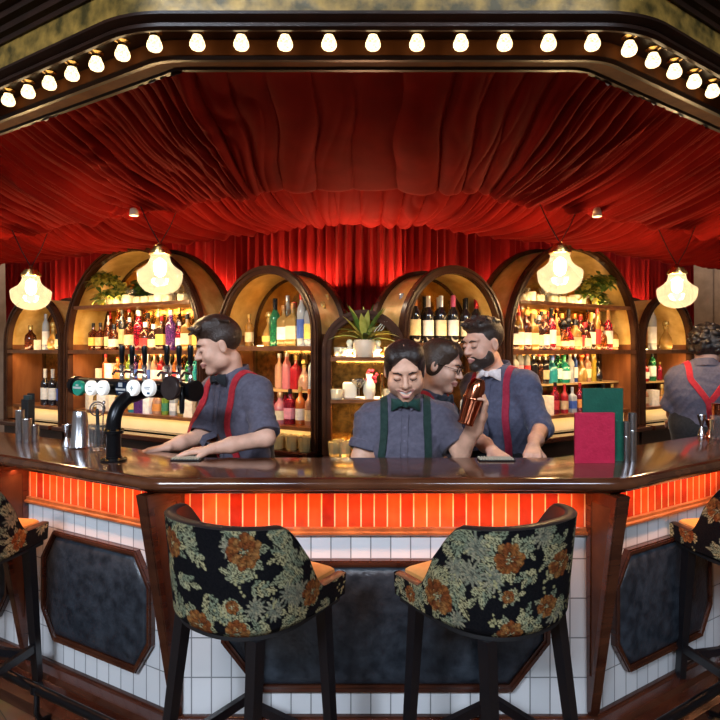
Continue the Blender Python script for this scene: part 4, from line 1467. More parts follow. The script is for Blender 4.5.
def badge(px, py, colr, r, mark):
    # distance along the bridge that shows at this pixel
    k = (px - 360) / F
    o = .088
    x0, y0 = -.95 + fo[0] * o, 2.62 + fo[1] * o
    t = (k * y0 - x0) / (fd[0] - k * fd[1])
    c = fp(t, o, EYE - (py - 348) * (y0 + fd[1] * t) / F)
    b_ = MB().lathe([(r * .98, -.012), (r, -.004), (r, .004), (r * .94, .008), (r * .94, .006), (0, .006)], 28, c, ax=(*fo, 0))
    o_ = b_.build('tap_badge', GLOW if colr[0] > .8 else cmat('foil', colr, .3), ft, world=True)
    MB().lathe([(.013, -.056), (.013, -.0125)], 12, c, ax=(*fo, 0)).build('badge_stem', MAT['black_metal'], o_, world=True)
    if mark:
        col2, shapes = mark
        mm = MB()
        for (sx, sz, wx, wz) in shapes:
            q = [(c[0] + fd[0] * (sx + a * wx) * r + fo[0] * .0068, c[1] + fd[1] * (sx + a * wx) * r + fo[1] * .0068, c[2] + (sz + e * wz) * r) for a, e in ((-1, -1), (1, -1), (1, 1), (-1, 1))]
            mm.slab(q, (fo[0] * .0012, fo[1] * .0012, 0))
        mm.build('badge_print', cmat('foil', col2, .4), o_, smooth=False, world=True)
    return t


badges = [(78.5, 388, (.03, .42, .28), .036, ((.7, .9, .8), [(0, .05, .8, .13), (0, .38, .25, .1)])),
          (91, 388, (.86, .85, .82), .034, ((.7, .7, .66), [(.1, -.4, .4, .06), (0, .2, .3, .05)])),
          (102.5, 388, (.86, .85, .82), .034, ((.74, .74, .70), [(0, .1, .3, .05)])),
          (122, 389, (.015, .03, .07), .034, ((.85, .86, .86), [(-.05, .55, .36, .26), (0, -.05, .93, .12), (0, -.45, .4, .06)])),
          (133, 388, (.86, .87, .88), .034, ((.45, .6, .7), [(0, 0, .3, .06), (0, 0, .06, .3)])),
          (148.5, 388, (.86, .87, .84), .036, ((.05, .16, .32), [(.2, -.6, .22, .12), (0, .1, .5, .03), (-.05, -.1, .4, .03)])),
          (170, 388, (.045, .03, .028), .050, None)]
ts = [badge(*q) for q in badges]
for px in (122, 132, 144.5, 167, 179, 190.5):
    k = (px - 360) / F
    t = (k * 2.62 + .95) / (fd[0] - k * fd[1])
    o_ = MB().lathe([(.011, 0), (.011, .02), (.008, .026), (.008, .045), (.012, .05), (.012, .066), (.007, .07)], 12, fp(t, 0, ZB + .036))
    o_.tube([fp(t, .0, ZB + .07), fp(t, .035, ZB + .075), fp(t, .05, ZB + .06)], .006, 8)
    o_ = o_.build('tap_body', MAT['chrome'], ft, world=True)
    MB().lathe([(.006, 0), (.009, .01), (.012, .05), (.013, .075), (.010, .085), (0, .088)], 12, fp(t, 0, ZB + .104)).build('tap_handle', MAT['black_metal'], o_, world=True)
k = (191 - 360) / F
t = (k * 2.62 + .95) / (fd[0] - k * fd[1])
MB().lathe([(.008, -.11), (.011, -.09), (.011, -.03), (.007, -.02), (.007, 0)], 10, fp(t, .05, ZB + .02)).build('nozzle', MAT['black_metal'], ft, world=True)

# ================================================================== things standing on the counter
CZ = 1.1005
for (px, Y, h, r_, lab) in ((20, 3.0, .155, .021, 'tallest of the three steel tins at the left end of counter'), (27, 2.96, .116, .022, 'middle height steel tin of the three at the left end'), (35, 2.99, .082, .018, 'shortest steel tin of the three at the left end')):
    p = at(px, 0, Y)
    t_ = thing('steel_tin', lab, 'tin', (p[0], p[1], CZ), 0)
    MB().lathe([(0, 0), (r_ * .96, 0), (r_, .006), (r_, h), (r_ * .94, h), (r_ * .94, .01), (0, .008)], 22).build('tin_body', MAT['steel'], t_)
    MB().lathe([(r_ * 1.0, -.004), (r_ * 1.06, -.002), (r_ * 1.06, .002), (r_ * 1.0, .004)], 22, (0, 0, h)).build('rolled_rim', MAT['chrome'], t_)
p = at(28, 0, 3.13)
t_ = thing('napkin_caddy', 'dark upright caddy behind the three steel tins', 'caddy', (p[0], p[1], CZ), R(-30))
MB().box((0, .016, .115), (.062, .006, .23), bevel=.002).box((0, -.016, .10), (.062, .006, .2), bevel=.002).box((-.028, 0, .1), (.006, .03, .2)).box((.028, 0, .1), (.006, .03, .2)).box((0, 0, .004), (.06, .034, .008)).build('holder', MAT['soot'], t_, smooth=False)
MB().box((0, 0, .12), (.048, .02, .2)).build('napkins', cmat('cloth', (.015, .03, .03)), t_, smooth=False)


def jigger(px, Y, h, lab, mat):
    p = at(px, 0, Y)
    t_ = thing('jigger', lab, 'jigger', (p[0], p[1], CZ), 0, 'bar jiggers')
    MB().lathe([(.019, 0), (.020, .001), (.016, h * .2), (.006, h * .42), (.0055, h * .46)], 20).build('small_cup', MAT[mat], t_)
    MB().lathe([(.0055, h * .46), (.008, h * .52), (.017, h * .8), (.022, h), (.0205, h), (.014, h * .78), (0, h * .56)], 20).build('large_cup', MAT[mat], t_)


jigger(66.5, 2.83, .105, 'steel jigger beside the upturned shaker tin, left wing', 'steel')
jigger(701.5, 3.18, .112, 'steel jigger at the right end of the counter', 'steel')
jigger(709.5, 3.14, .092, 'copper jigger at the right end of the counter', 'copper')
p = at(80, 0, 2.815)
t_ = thing('shaker_tin', 'upturned steel shaker tin beside the beer font', 'shaker', (p[0], p[1], CZ), 0)
MB().lathe([(.044, 0), (.045, .003), (.043, .006), (.034, .14), (.031, .168), (.028, .173), (0, .174)], 30).build('tin_body', MAT['steel'], t_)
MB().lathe([(.0442, -.001), (.0465, .002), (.0442, .006)], 30).build('rolled_rim', MAT['chrome'], t_)


def mixing_glass(px, Y, h, r_, lab, tools):
    p = at(px, 0, Y)
    t_ = thing('mixing_glass', lab, 'mixing glass', (p[0], p[1], CZ), 0)
    MB().lathe([(0, 0), (r_ * .92, 0), (r_ * .95, .006), (r_, h), (r_ * .94, h), (r_ * .88, .014), (0, .012)], 14).build('glass_wall', MAT['glass'], t_, smooth=False)
    return t_, p


t_, p = mixing_glass(97.5, 2.74, .118, .040, 'cut mixing glass full of bar tools beside the beer font', 1)
t2 = thing('cocktail_strainer', 'coiled steel cocktail strainer standing in the mixing glass', 'strainer', (p[0], p[1], CZ + .014), .3)
m = MB()
m.tube([(.032 * math.cos(a), 0, .175 + .032 * math.sin(a)) for a in np.linspace(0, 2 * PI, 26)], .0035, 6, caps=False)
m.tube([(.022 * math.cos(a) + .001, .003 * math.sin(9 * a), .175 + .022 * math.sin(a)) for a in np.linspace(0, 2 * PI, 60)], .0022, 5, caps=False)
m.build('coil', MAT['steel'], t2)
MB().tube([(0, 0, .143), (-.006, 0, .08), (-.012, 0, .0)], .004, 6).build('handle', MAT['steel'], t2)
for k, (dx, dy, lx, ln, lab) in enumerate(((.016, .008, .01, .20, 'twisted bar spoon leaning right in the mixing glass'), (.012, -.016, -.006, .165, 'black muddler standing in the mixing glass'))):
    s_ = thing('bar_spoon' if k == 0 else 'muddler', lab, 'bar tool', (p[0] + dx, p[1] + dy, CZ + .014), 0)
    MB().tube([(0, 0, 0.006), (lx * .5, 0, ln * .5), (lx, 0, ln)], .003 if k == 0 else .008, 8).build('shaft', MAT['steel'] if k == 0 else MAT['soot'], s_)
    MB().lathe([(0, -.006), (.008, 0), (.006, .01), (0, .014)], 10, (lx, 0, ln)).build('end_knob', MAT['steel'] if k == 0 else MAT['soot'], s_)
t_, p = mixing_glass(717.5, 3.08, .12, .036, 'cut mixing glass at the right end of the counter', 1)
p = at(719, 0, 3.2)
t_ = thing('copper_tin', 'tall copper tin behind the right mixing glass', 'tin', (p[0], p[1], CZ), 0)
MB().lathe([(0, 0), (.026, 0), (.036, .17), (.034, .17), (.025, .01), (0, .008)], 24).build('tin_body', MAT['copper'], t_)
MB().lathe([(.036, .166), (.038, .169), (.036, .172)], 24).build('rolled_rim', MAT['copper'], t_)

# menus standing on the right corner
for (px, Y, wd, h, mat, name, lab, rz) in ((594.5, 2.43, .160, .206, 'red_card', 'red_menu', 'crimson cloth covered menu standing in front of the green menu', R(2)), (602.5, 2.475, .166, .302, 'green_card', 'green_menu', 'tall bottle green menu standing behind the crimson one', R(3))):
    p = at(px, 0, Y)
    t_ = thing(name, lab, 'menu', (p[0], p[1], CZ), rz)
    for s_ in (-1, 1):
        m = MB()
        y = .004 * s_
        m.slab([(-wd / 2, y - .0012, 0), (wd / 2, y - .0012 + .004 * s_, 0), (wd / 2, y - .0012 + .004 * s_, h), (-wd / 2, y - .0012, h)], (0, .0026, 0))
        m.build('cover', MAT[mat], t_, smooth=False)
    MB().slab([(-wd / 2 + .004, -.0012, .004), (wd / 2 - .004, -.0012, .004), (wd / 2 - .004, -.0012, h - .004), (-wd / 2 + .004, -.0012, h - .004)], (0, .0024, 0)).build('pages', MAT['paper'], t_, smooth=False)
    MB().box((-wd / 2 - .001, 0, h / 2), (.003, .0112, h)).build('spine', MAT[mat], t_, smooth=False)
for (px, Y, h, r_, lab) in ((626.5, 2.46, .165, .0155, 'shorter steel straw tube beside the green menu'), (631, 2.475, .200, .0165, 'taller steel straw tube beside the green menu')):
    p = at(px + (.0 if h < .18 else 1.5), 0, Y)
    t_ = thing('steel_tube', lab, 'tin', (p[0], p[1], CZ), 0)
    MB().lathe([(0, 0), (r_, 0), (r_, h), (r_ * .9, h), (r_ * .9, .01), (0, .008)], 20).build('tube_body', MAT['steel'], t_)
    MB().lathe([(r_, -.003), (r_ * 1.06, 0), (r_, .003)], 20, (0, 0, h * .62)).build('ring', MAT['chrome'], t_)


def bar_mat(px0, px1, Y, dpt, lab, rz):
    p0, p1 = at(px0, 0, Y), at(px1, 0, Y)
    c = (p0 + p1) / 2
    L = p1[0] - p0[0]
    t_ = thing('bar_mat', lab, 'bar mat', (c[0], c[1], CZ), rz)
    MB().box((0, 0, .003), (L, dpt, .006), bevel=.002).build('base', MAT['soot'], t_, smooth=False)
    m = MB()
    for i in range(int(L / .012)):
        for j in range(int(dpt / .012)):
            m.lathe([(.0045, 0), (.004, .006), (0, .007)], 6, (-L / 2 + .008 + i * .012, -dpt / 2 + .008 + j * .012, .006))
    m.build('nubs', M('wet_rubber_nubs', (.55, .48, .36), .12, coat=1), t_)


bar_mat(478, 514, 2.49, .06, 'wet studded bar mat beside the raised forearm', 0)
bar_mat(172, 203, 2.50, .06, 'wet studded bar mat under the leaning bartender hands', R(-2))

# ================================================================== tapestry for the stools
TW, TH = 1.32, .44          # metres of cloth round the back of a stool
RES = .0019


def tapestry(seed, peonies):
    r = np.random.default_rng(seed)
    nx, ny = int(TW / RES), int(TH / RES)
    X, Y = np.meshgrid((np.arange(nx) + .5) * RES, (np.arange(ny) + .5) * RES, indexing='ij')
    I = np.zeros((nx, ny, 3)) + np.array((.003, .0035, .006))
    I += r.uniform(-.002, .003, (nx, ny, 1))
    occ = np.zeros((nx, ny), bool)
    weave = .82 + .36 * r.random((nx, ny))

    def region(cx, cy, rad):
        i0, i1 = max(0, int((cx - rad) / RES)), min(nx, int((cx + rad) / RES) + 2)
        j0, j1 = max(0, int((cy - rad) / RES)), min(ny, int((cy + rad) / RES) + 2)
        return (slice(i0, i1), slice(j0, j1)) if i1 > i0 and j1 > j0 else None

    def paint(s, mask, colr):
        c = np.broadcast_to(np.asarray(colr, float), mask.shape + (3,)) * weave[s][..., None]
        I[s][mask] = c[mask]
        occ[s] |= mask

    def petal(cx, cy, a, L, Wd, base, dark, ruff=0.0):
        s = region(cx + math.cos(a) * L / 2, cy + math.sin(a) * L / 2, L * .75)
        if not s:
            return
        x, y = X[s] - cx, Y[s] - cy
        u, v = x * math.cos(a) + y * math.sin(a), -x * math.sin(a) + y * math.cos(a)
        t = u / L
        w_ = Wd * np.sqrt(np.clip(t, 0, 1)) * np.clip(1.08 - t ** 4, 0, 1) * (1 + ruff * np.sin(t * 22 + a * 3))
        mask = (t > 0) & (t < 1) & (np.abs(v) < w_)
        sh = np.clip(.30 + .85 * t, 0, 1) * (.72 + .28 * np.cos(v / (Wd + 1e-6) * 9))
        edge = (np.abs(v) > w_ * .86) | (t > .95)
        cc = np.array(dark)[None, None] * (1 - sh[..., None]) + np.array(base)[None, None] * sh[..., None]
        cc = np.where(edge[..., None], cc * .35, cc)
        paint(s, mask, cc)

    def leafy(cx, cy, a, L, Wd, base):
        s = region(cx + math.cos(a) * L / 2, cy + math.sin(a) * L / 2, L * .7)
        if not s:
            return
        x, y = X[s] - cx, Y[s] - cy
        u, v = x * math.cos(a) + y * math.sin(a), -x * math.sin(a) + y * math.cos(a)
        t = u / L
        w_ = Wd * np.sin(np.clip(t, 0, 1) * PI) ** .7 * (1 + .16 * np.sin(t * 26))
        mask = (t > 0) & (t < 1) & (np.abs(v) < w_)
        vein = (np.abs(v) < .0016) | (np.sin((np.abs(v) * .9 - u) * 2 * PI / .014) > .75)
        vein |= np.abs(v) > w_ * .80
        cc = np.where(vein[..., None], np.array(base)[None, None] * 1.25, np.array(base)[None, None] * (.14 + .30 * (v > 0)[..., None]))
        paint(s, mask, cc)

    def dot(cx, cy, rad, c):
        s = region(cx, cy, rad * 1.2)
        if s:
            d = np.hypot(X[s] - cx, Y[s] - cy)
            paint(s, d < rad, np.array(c)[None, None] * (1.1 - .5 * d / rad)[..., None])

    def stem(x0, y0, x1, y1, c):
        for t in np.linspace(0, 1, 60):
            k = .02 * math.sin(t * PI)
            dot(x0 + (x1 - x0) * t + k * (y1 - y0) * 3, y0 + (y1 - y0) * t - k * (x1 - x0) * 3, .0022, c)
    sage = [(.26, .29, .19), (.20, .24, .17), (.30, .31, .19), (.15, .20, .15)]
    grey = [(.27, .29, .22), (.21, .25, .20), (.33, .34, .25)]
    gold = [(.28, .115, .032), (.21, .068, .02), (.34, .18, .06)]

    def spray(cx, cy, a0, n, L):
        c = sage[r.integers(4)]
        stem(cx, cy, cx + math.cos(a0) * L * n * .42, cy + math.sin(a0) * L * n * .42, c)
        for k in range(n):
            bx, by = cx + math.cos(a0) * L * k * .42, cy + math.sin(a0) * L * k * .42
            for sg in (-1, 1):
                leafy(bx, by, a0 + sg * r.uniform(.6, 1.0), L * r.uniform(.75, 1.05), L * .20, sage[r.integers(4)])
        leafy(cx + math.cos(a0) * L * n * .42, cy + math.sin(a0) * L * n * .42, a0, L, L * .22, c)

    def aster(cx, cy, S):
        for ring in (1.0, .72, .45):
            for k in range(12):
                a = k * PI / 6 + ring * 2 + r.uniform(-.1, .1)
                petal(cx, cy, a, S * ring * r.uniform(.85, 1.1), S * .16, grey[r.integers(3)], (.05, .07, .07))

    def peony(cx, cy, S):
        for k in range(5):
            leafy(cx, cy, r.uniform(0, 2 * PI), S * 1.5, S * .3, sage[r.integers(4)])
        for ring, m_ in ((1.0, 9), (.82, 8), (.6, 7), (.4, 5), (.22, 4)):
            for k in range(m_):
                a = k * 2 * PI / m_ + ring * 5 + r.uniform(-.2, .2)
                g = gold[r.integers(3)]
                q = S * ring * .42
                petal(cx + q * math.cos(a), cy + q * math.sin(a) * .85 - S * .10 * (1 - ring), a, S * ring * r.uniform(.55, .68), S * ring * .40, g, (.045, .012, .006), .10)

    # ground of leaf sprays, then asters, berries and peonies on top
    for k in range(88):
        spray(r.uniform(0, TW), r.uniform(0, TH), r.uniform(0, 2 * PI), int(r.integers(3, 5)), r.uniform(.030, .050))
    for k in range(16):
        aster(r.uniform(0, TW), r.uniform(.03, TH - .03), r.uniform(.034, .05))
    for k in range(26):
        cx, cy, a = r.uniform(0, TW), r.uniform(0, TH), r.uniform(0, 2 * PI)
        for q in range(9):
            dot(cx + r.normal(0, .014), cy + r.normal(0, .018), .0048, (.36, .38, .22))
    for (cx, cy, S) in peonies:
        peony(cx, cy, S)
    return np.clip(I * np.array((.98, .84, .72)), 0, 1)


FAB = attr_mat('tapestry_weave', .85, bump=(420, .25))
FAB.node_tree.nodes['Principled BSDF'].inputs['Specular IOR Level'].default_value = .12


def shell_outline(s, w_=.235, rear=.235, front=.215):
    """plan outline, s from 0 (right front) round the back to 1 (left front); returns x, y"""
    Ls, La = front, PI / 2 * (w_ + rear) * .98
    T = 2 * Ls + La
    q = s * T
    if q < Ls:
        return w_ + .012 * (q / Ls - 1), front - q
    if q > Ls + La:
        return -w_ - .012 * (((T - q) / Ls) - 1), front - (T - q)
    a = (q - Ls) / La * PI
    c, sn = math.cos(a), math.sin(a)
    e = .86
    return w_ * math.copysign(abs(c) ** e, c), -rear * abs(sn) ** e


def make_stool(name, label, loc, rz, seed, peonies, turn_uv=0.0):
    root = thing(name, label, 'bar stool', loc, rz, 'tapestry bar stools')
    img = tapestry(seed, peonies)
    NS, NZ = 330, 112
    ZL, ZA, ZT = .710, .800, 1.036

    def ztop(s):
        d = abs(s - .5) * 2
        k = min(1, max(0, (d - .47) / (.80 - .47)))
        k = k * k * (3 - 2 * k)
        return ZT + .0 + (ZA - ZT) * k + .012 * math.cos(d * PI) * (1 - k)

    def zlow(s):
        d = abs(s - .5) * 2
        return ZL + .012 * d ** 3
    out = np.zeros((NS, NZ, 3))
    cols = np.zeros((NS * NZ, 4))
    cols[:, 3] = 1
    tops = []
    for i in range(NS):
        s = i / (NS - 1)
        x, y = shell_outline(s)
        z0, z1 = zlow(s), ztop(s)
        tops.append((x, y, z1))
        for j in range(NZ):
            t = j / (NZ - 1)
            z = z0 + (z1 - z0) * t
            f = 1 + .10 * max(0, (z - ZL)) / .37 - .10 * max(0, 1 - t / .10) ** 2
            out[i, j] = (x * f, y * (f + .06 * max(0, (z - ZL)) / .37) if y < 0 else y * (.5 + .5 * f), z)
            u_ = min(img.shape[0] - 1, int(s * (img.shape[0] - 1)))
            v_ = min(img.shape[1] - 1, int((z - ZL) / TH * img.shape[1]))
            cols[i * NZ + j, :3] = img[u_, v_]
    th = .036
    g = np.gradient(out[:, 0, :2], axis=0)
    nrm = np.column_stack([g[:, 1], -g[:, 0]])
    nrm /= np.linalg.norm(nrm, axis=1)[:, None] + 1e-9
    sgn = np.sign((nrm * (-out[:, 0, :2])).sum(1))
    nrm *= np.where(sgn == 0, 1, sgn)[:, None]
    full, fcol = [], []
    C4 = cols.reshape(NS, NZ, 4)
    for i, rg in ((0, np.linspace(PI, 0, 9)[:-1]), (NS - 1, np.linspace(0, PI, 9)[1:])):
        for a in rg:
            q = out[i].copy()
            q[:, :2] += nrm[i] * th / 2 * (1 - math.cos(a))
            q[:, 1] += .016 * math.sin(a)
            (full if i == 0 else full).append(q)
            fcol.append(C4[i])
    full = np.array(full)
    wrapped = np.concatenate([full[:8], out, full[8:]])
    cols = np.concatenate([np.array(fcol[:8]), C4, np.array(fcol[8:])]).reshape(-1, 4)
    m = MB().grid(wrapped)
    me = m.mesh('shell', FAB)
    ca = me.color_attributes.new('pattern', 'FLOAT_COLOR', 'POINT')
    ca.data.foreach_set('color', cols.ravel())
    me.flip_normals()
    link('tapestry_shell', me, root)
    # inner lining, a little smaller, and the closing edges
    inn = out[:, ::8].copy()
    inn = np.concatenate([inn, out[:, -1:]], axis=1)
    inn[:, :, :2] += nrm[:, None, :] * th
    m = MB().grid(inn)
    m.build('back_lining', MAT['dark_leather'], root)
    # leather piping along the top edge
    e = [(out[i, -1] + inn[i, -1]) / 2 for i in range(0, NS, 4)]
    mm = MB()
    V, fs = [], []
    for i, p in enumerate(e):
        i4 = min(NS - 1, i * 4)
        n3 = np.array((*nrm[i4], 0))
        for a in np.linspace(0, 2 * PI, 10, endpoint=False):
            V.append(p + n3 * math.cos(a) * (th / 2 + .0008) + np.array((0, 0, math.sin(a) * .006)))
    for i in range(len(e) - 1):
        for k in range(10):
            j = (k + 1) % 10
            fs.append((i * 10 + k, i * 10 + j, i * 10 + 10 + j, i * 10 + 10 + k))
    mm.add(V, fs)
    mm.build('edge_piping', MAT['dark_leather'], root)
    # underside and seat
    pl_ = [shell_outline(s) for s in np.linspace(0, 1, 60)]
    pl_ = [(x * .93, y * .93 if y < 0 else y) for x, y in pl_]
    MB().prism(pl_[::-1], .703, .722).build('seat_base', MAT['soot'], root, smooth=False)
    m = MB()
    rings = []
    for f, z in ((.80, .72), (.84, .74), (.86, .785), (.85, .803), (.80, .813), (.5, .822)):
        rings.append([(x * f, (y * f if y < 0 else y * (f + .19) if f > .6 else y * f), z) for x, y in pl_])
    G = np.array(rings).transpose(1, 0, 2)
    m.grid(G, closed_u=True)
    n0 = m.n
    m.add(G[:, -1], [tuple(range(len(pl_)))[::-1]])
    m.build('seat_cushion', MAT['tan_leather'], root)
    # legs, stretchers and feet
    tp = [(-.165, -.145), (.165, -.145), (.175, .165), (-.175, .165)]
    bt = [(-.205, -.225), (.205, -.225), (.195, .205), (-.195, .205)]

    def lp(k, z):
        t = 1 - z / .70
        return (tp[k][0] + (bt[k][0] - tp[k][0]) * t, tp[k][1] + (bt[k][1] - tp[k][1]) * t, z)
    for k in range(4):
        o = MB().bar(lp(k, .702), lp(k, .012), (.040, .040), (.028, .028)).build('leg', MAT['black_wood'], root, smooth=False)
        MB().lathe([(.017, 0), (.019, .004), (.017, .013)], 12, (*lp(k, 0)[:2], .0)).build('foot_cap', MAT['black_metal'], o)
    for a_, c_, z in ((0, 1, .34), (1, 2, .26), (3, 0, .26), (2, 3, .22)):
        MB().bar(lp(a_, z), lp(c_, z), (.022, .034)).build('stretcher', MAT['black_wood'], root, smooth=False)
    return root


pA = [(.47, .272, .058), (.735, .262, .050), (.215, .095, .046), (.64, .035, .044), (.50, .025, .045), (.515, .105, .024), (.86, .15, .03), (1.02, .22, .05), (1.2, .08, .05)]
pB = [(.815, .250, .052), (1.065, .095, .058), (.815, .135, .022), (.80, .02, .046), (.63, .21, .045), (.67, .09, .036), (.40, .12, .05), (.2, .07, .045), (1.22, .05, .03)]
s1 = make_stool('bar_stool', 'left centre tapestry bar stool, turned right, seen from behind', (-.362, 1.985, 0), R(-35), 3, pA)
s2 = make_stool('bar_stool', 'right centre tapestry bar stool, turned left, seen from behind', (.43, 1.985, 0), R(35), 11, pB)
dup(s2, (-1.645, 2.46, 0), R(-12), 'tapestry bar stool cut off by the left edge', 'tapestry bar stools')
dup(s1, (1.635, 2.46, 0), R(12), 'tapestry bar stool cut off by the right edge', 'tapestry bar stools')

# ================================================================== small spotlights clipped to the velvet rib, and unseen lamps added to lighten the back wall
for k, (px, py, Y, tx, lab) in enumerate(((134, 212, 3.35, (-.75, 2.75, 1.2), 'small white spotlight on the drape rib above the left pendant'), (597, 213, 3.35, (.75, 2.8, 1.2), 'small white spotlight on the drape rib above the right pendant'))):
    p = at(px, py, Y)
    t_ = thing('spotlight', lab, 'spotlight', p, 0, 'spotlights on the drape rib')
    MB().lathe([(0, .03), (.016, .028), (.022, .01), (.026, -.02), (.024, -.022), (.018, -.012), (0, -.008)], 18).build('housing', MAT['ceramic'], t_)
    MB().lathe([(.017, -.0125), (0, -.0125)], 16, cap=False).build('lens', MAT['lamp_core'], t_)
    MB().tube([(0, 0, .026), (0, .01, .09)], .005, 8).build('stem', MAT['ceramic'], t_)
for x in (-4.6, 4.6):
    area('wall_fill', (x, 6.6, 4.6), (x, 7.6, 1.5), 1.6, WALL_FILL, (1, .78, .55), sy=.3)
# ================================================================== people: smooth distance-field bodies, meshed by surface nets
def unit(v):
    v = np.array(v, float)
    return v / (np.linalg.norm(v) + 1e-12)


def cone(a, b, ra, rb, k=.03, fl=None, sub=False):
    return dict(t='c', a=np.array(a, float), b=np.array(b, float), ra=ra, rb=rb, k=k, fl=fl, sub=sub)


def ell(c, r, k=.02, M_=None, sub=False):
    return dict(t='e', c=np.array(c, float), r=np.array(r, float), k=k, M=np.eye(3) if M_ is None else M_, sub=sub)


def cut(p, n, reg=None, rad=9):
    return dict(t='h', p=np.array(p, float), n=unit(n), reg=None if reg is None else np.array(reg, float), rad=rad, k=.004)


def dist(q, P):
    if q['t'] == 'c':
        w_, ba = P - q['a'], q['b'] - q['a']
        sc_ = 1.0
        if q['fl']:
            d, f = q['fl']
            w_ = w_ + (w_ @ d)[..., None] * d * (1 / f - 1)
            ba = ba + (ba @ d) * d * (1 / f - 1)
            sc_ = (1 + f) / 2
        t = np.clip((w_ @ ba) / (ba @ ba + 1e-12), 0, 1)
        return (np.linalg.norm(w_ - t[..., None] * ba, axis=-1) - (q['ra'] + (q['rb'] - q['ra']) * t)) * sc_
    if q['t'] == 'e':
        l = (P - q['c']) @ q['M'].T
        k0 = np.linalg.norm(l / q['r'], axis=-1)
        k1 = np.linalg.norm(l / q['r'] ** 2, axis=-1)
        return k0 * (k0 - 1) / (k1 + 1e-9)
    return (P - q['p']) @ q['n']


def smin(a, b, k):
    h = np.clip(.5 + .5 * (b - a) / k, 0, 1)
    return b * (1 - h) + a * h - k * h * (1 - h)


def bounds(q):
    if q['t'] == 'c':
        r = max(q['ra'], q['rb']) + q['k'] + .012
        return np.minimum(q['a'], q['b']) - r, np.maximum(q['a'], q['b']) + r
    if q['t'] == 'e':
        r = q['r'].max() + q['k'] + .012
        return q['c'] - r, q['c'] + r
    if q['reg'] is None:
        return np.full(3, -99.), np.full(3, 99.)
    return q['reg'] - q['rad'], q['reg'] + q['rad']


def field_at(prims, P):
    D = np.full(P.shape[:-1], .3)
    for q in prims:
        d = dist(q, P)
        if q['t'] == 'h':
            ok = np.ones(D.shape, bool) if q['reg'] is None else np.linalg.norm(P - q['reg'], axis=-1) < q['rad']
            D = np.where(ok, np.maximum(D, d), D)
        elif q['sub']:
            D = -smin(-D, d, q['k'])
        else:
            D = smin(D, d, q['k'])
    return D


def surface(prims, res, wob=None):
    bs = [bounds(q) for q in prims if q['t'] != 'h' and not q['sub']]
    lo = np.min([b_[0] for b_ in bs], axis=0)
    hi = np.max([b_[1] for b_ in bs], axis=0)
    n = np.ceil((hi - lo) / res).astype(int) + 1
    D = np.full(tuple(n), .3, np.float32)
    ax = [lo[i] + res * np.arange(n[i]) for i in range(3)]
    for q in prims:
        b0, b1 = bounds(q)
        i0 = np.clip(np.floor((b0 - lo) / res).astype(int), 0, n)
        i1 = np.clip(np.ceil((b1 - lo) / res).astype(int) + 1, 0, n)
        if np.any(i1 <= i0):
            continue
        s = tuple(slice(a_, c_) for a_, c_ in zip(i0, i1))
        P = np.stack(np.meshgrid(*[ax[i][s[i]] for i in range(3)], indexing='ij'), axis=-1)
        d = dist(q, P).astype(np.float32)
        if q['t'] == 'h':
            if q['reg'] is None:
                D[s] = np.maximum(D[s], d)
            else:
                ok = np.linalg.norm(P - q['reg'], axis=-1) < q['rad']
                D[s] = np.where(ok, np.maximum(D[s], d), D[s])
        elif q['sub']:
            D[s] = -smin(-D[s], d, q['k'])
        else:
            D[s] = smin(D[s], d, q['k'])
    if wob:
        P = np.meshgrid(*ax, indexing='ij')
        A = (P[0] * 31 + P[2] * 17 + 2.2 * np.sin(P[2] * 23 + P[1] * 19)).astype(np.float32)
        B = (P[2] * 41 - P[0] * 24 + P[1] * 21 + 1.7 * np.sin(P[0] * 27)).astype(np.float32)
        D += wob * (np.abs(np.sin(A)) * .6 + np.abs(np.sin(B)) * .6 - .5)
    S = D < 0
    nx, ny, nz = S.shape
    C8 = sum(S[i:nx - 1 + i, j:ny - 1 + j, k:nz - 1 + k].astype(np.int8) for i in (0, 1) for j in (0, 1) for k in (0, 1))
    mixd = (C8 > 0) & (C8 < 8)
    cells = np.argwhere(mixd)
    idx = np.full(mixd.shape, -1, np.int64)
    idx[mixd] = np.arange(len(cells))
    acc = np.zeros((len(cells), 3))
    cnt = np.zeros(len(cells))
    corners = [(i, j, k) for i in (0, 1) for j in (0, 1) for k in (0, 1)]
    for a_ in corners:
        for d_ in range(3):
            if a_[d_] == 0:
                c_ = list(a_)
                c_[d_] = 1
                q0 = D[tuple((cells + a_).T)]
                q1 = D[tuple((cells + c_).T)]
                x = (q0 < 0) != (q1 < 0)
                t = np.where(x, q0 / np.where(x, q0 - q1, 1), 0)
                pos = np.array(a_, float) + t[:, None] * (np.array(c_) - np.array(a_))
                acc += pos * x[:, None]
                cnt += x
    V = lo + res * (cells + acc / np.maximum(cnt, 1)[:, None])
    faces = []
    for d_ in range(3):
        e1, e2 = [(1, 2), (2, 0), (0, 1)][d_]
        sl0, sl1 = [slice(None)] * 3, [slice(None)] * 3
        sl0[d_], sl1[d_] = slice(0, -1), slice(1, None)
        X = S[tuple(sl0)] != S[tuple(sl1)]
        pts = np.argwhere(X)
        ok = (pts[:, e1] > 0) & (pts[:, e2] > 0) & (pts[:, e1] < S.shape[e1] - 1) & (pts[:, e2] < S.shape[e2] - 1)
        pts = pts[ok]
        ins = S[tuple(pts.T)]
        def at_(o1, o2):
            p = pts.copy()
            p[:, e1] -= o1
            p[:, e2] -= o2
            return idx[tuple(p.T)]
        Q = np.stack([at_(1, 1), at_(0, 1), at_(0, 0), at_(1, 0)], axis=1)
        Q[~ins] = Q[~ins][:, ::-1]
        faces.append(Q)
    Fq = np.vstack(faces)
    Fq = Fq[(Fq >= 0).all(1)]
    return V, Fq


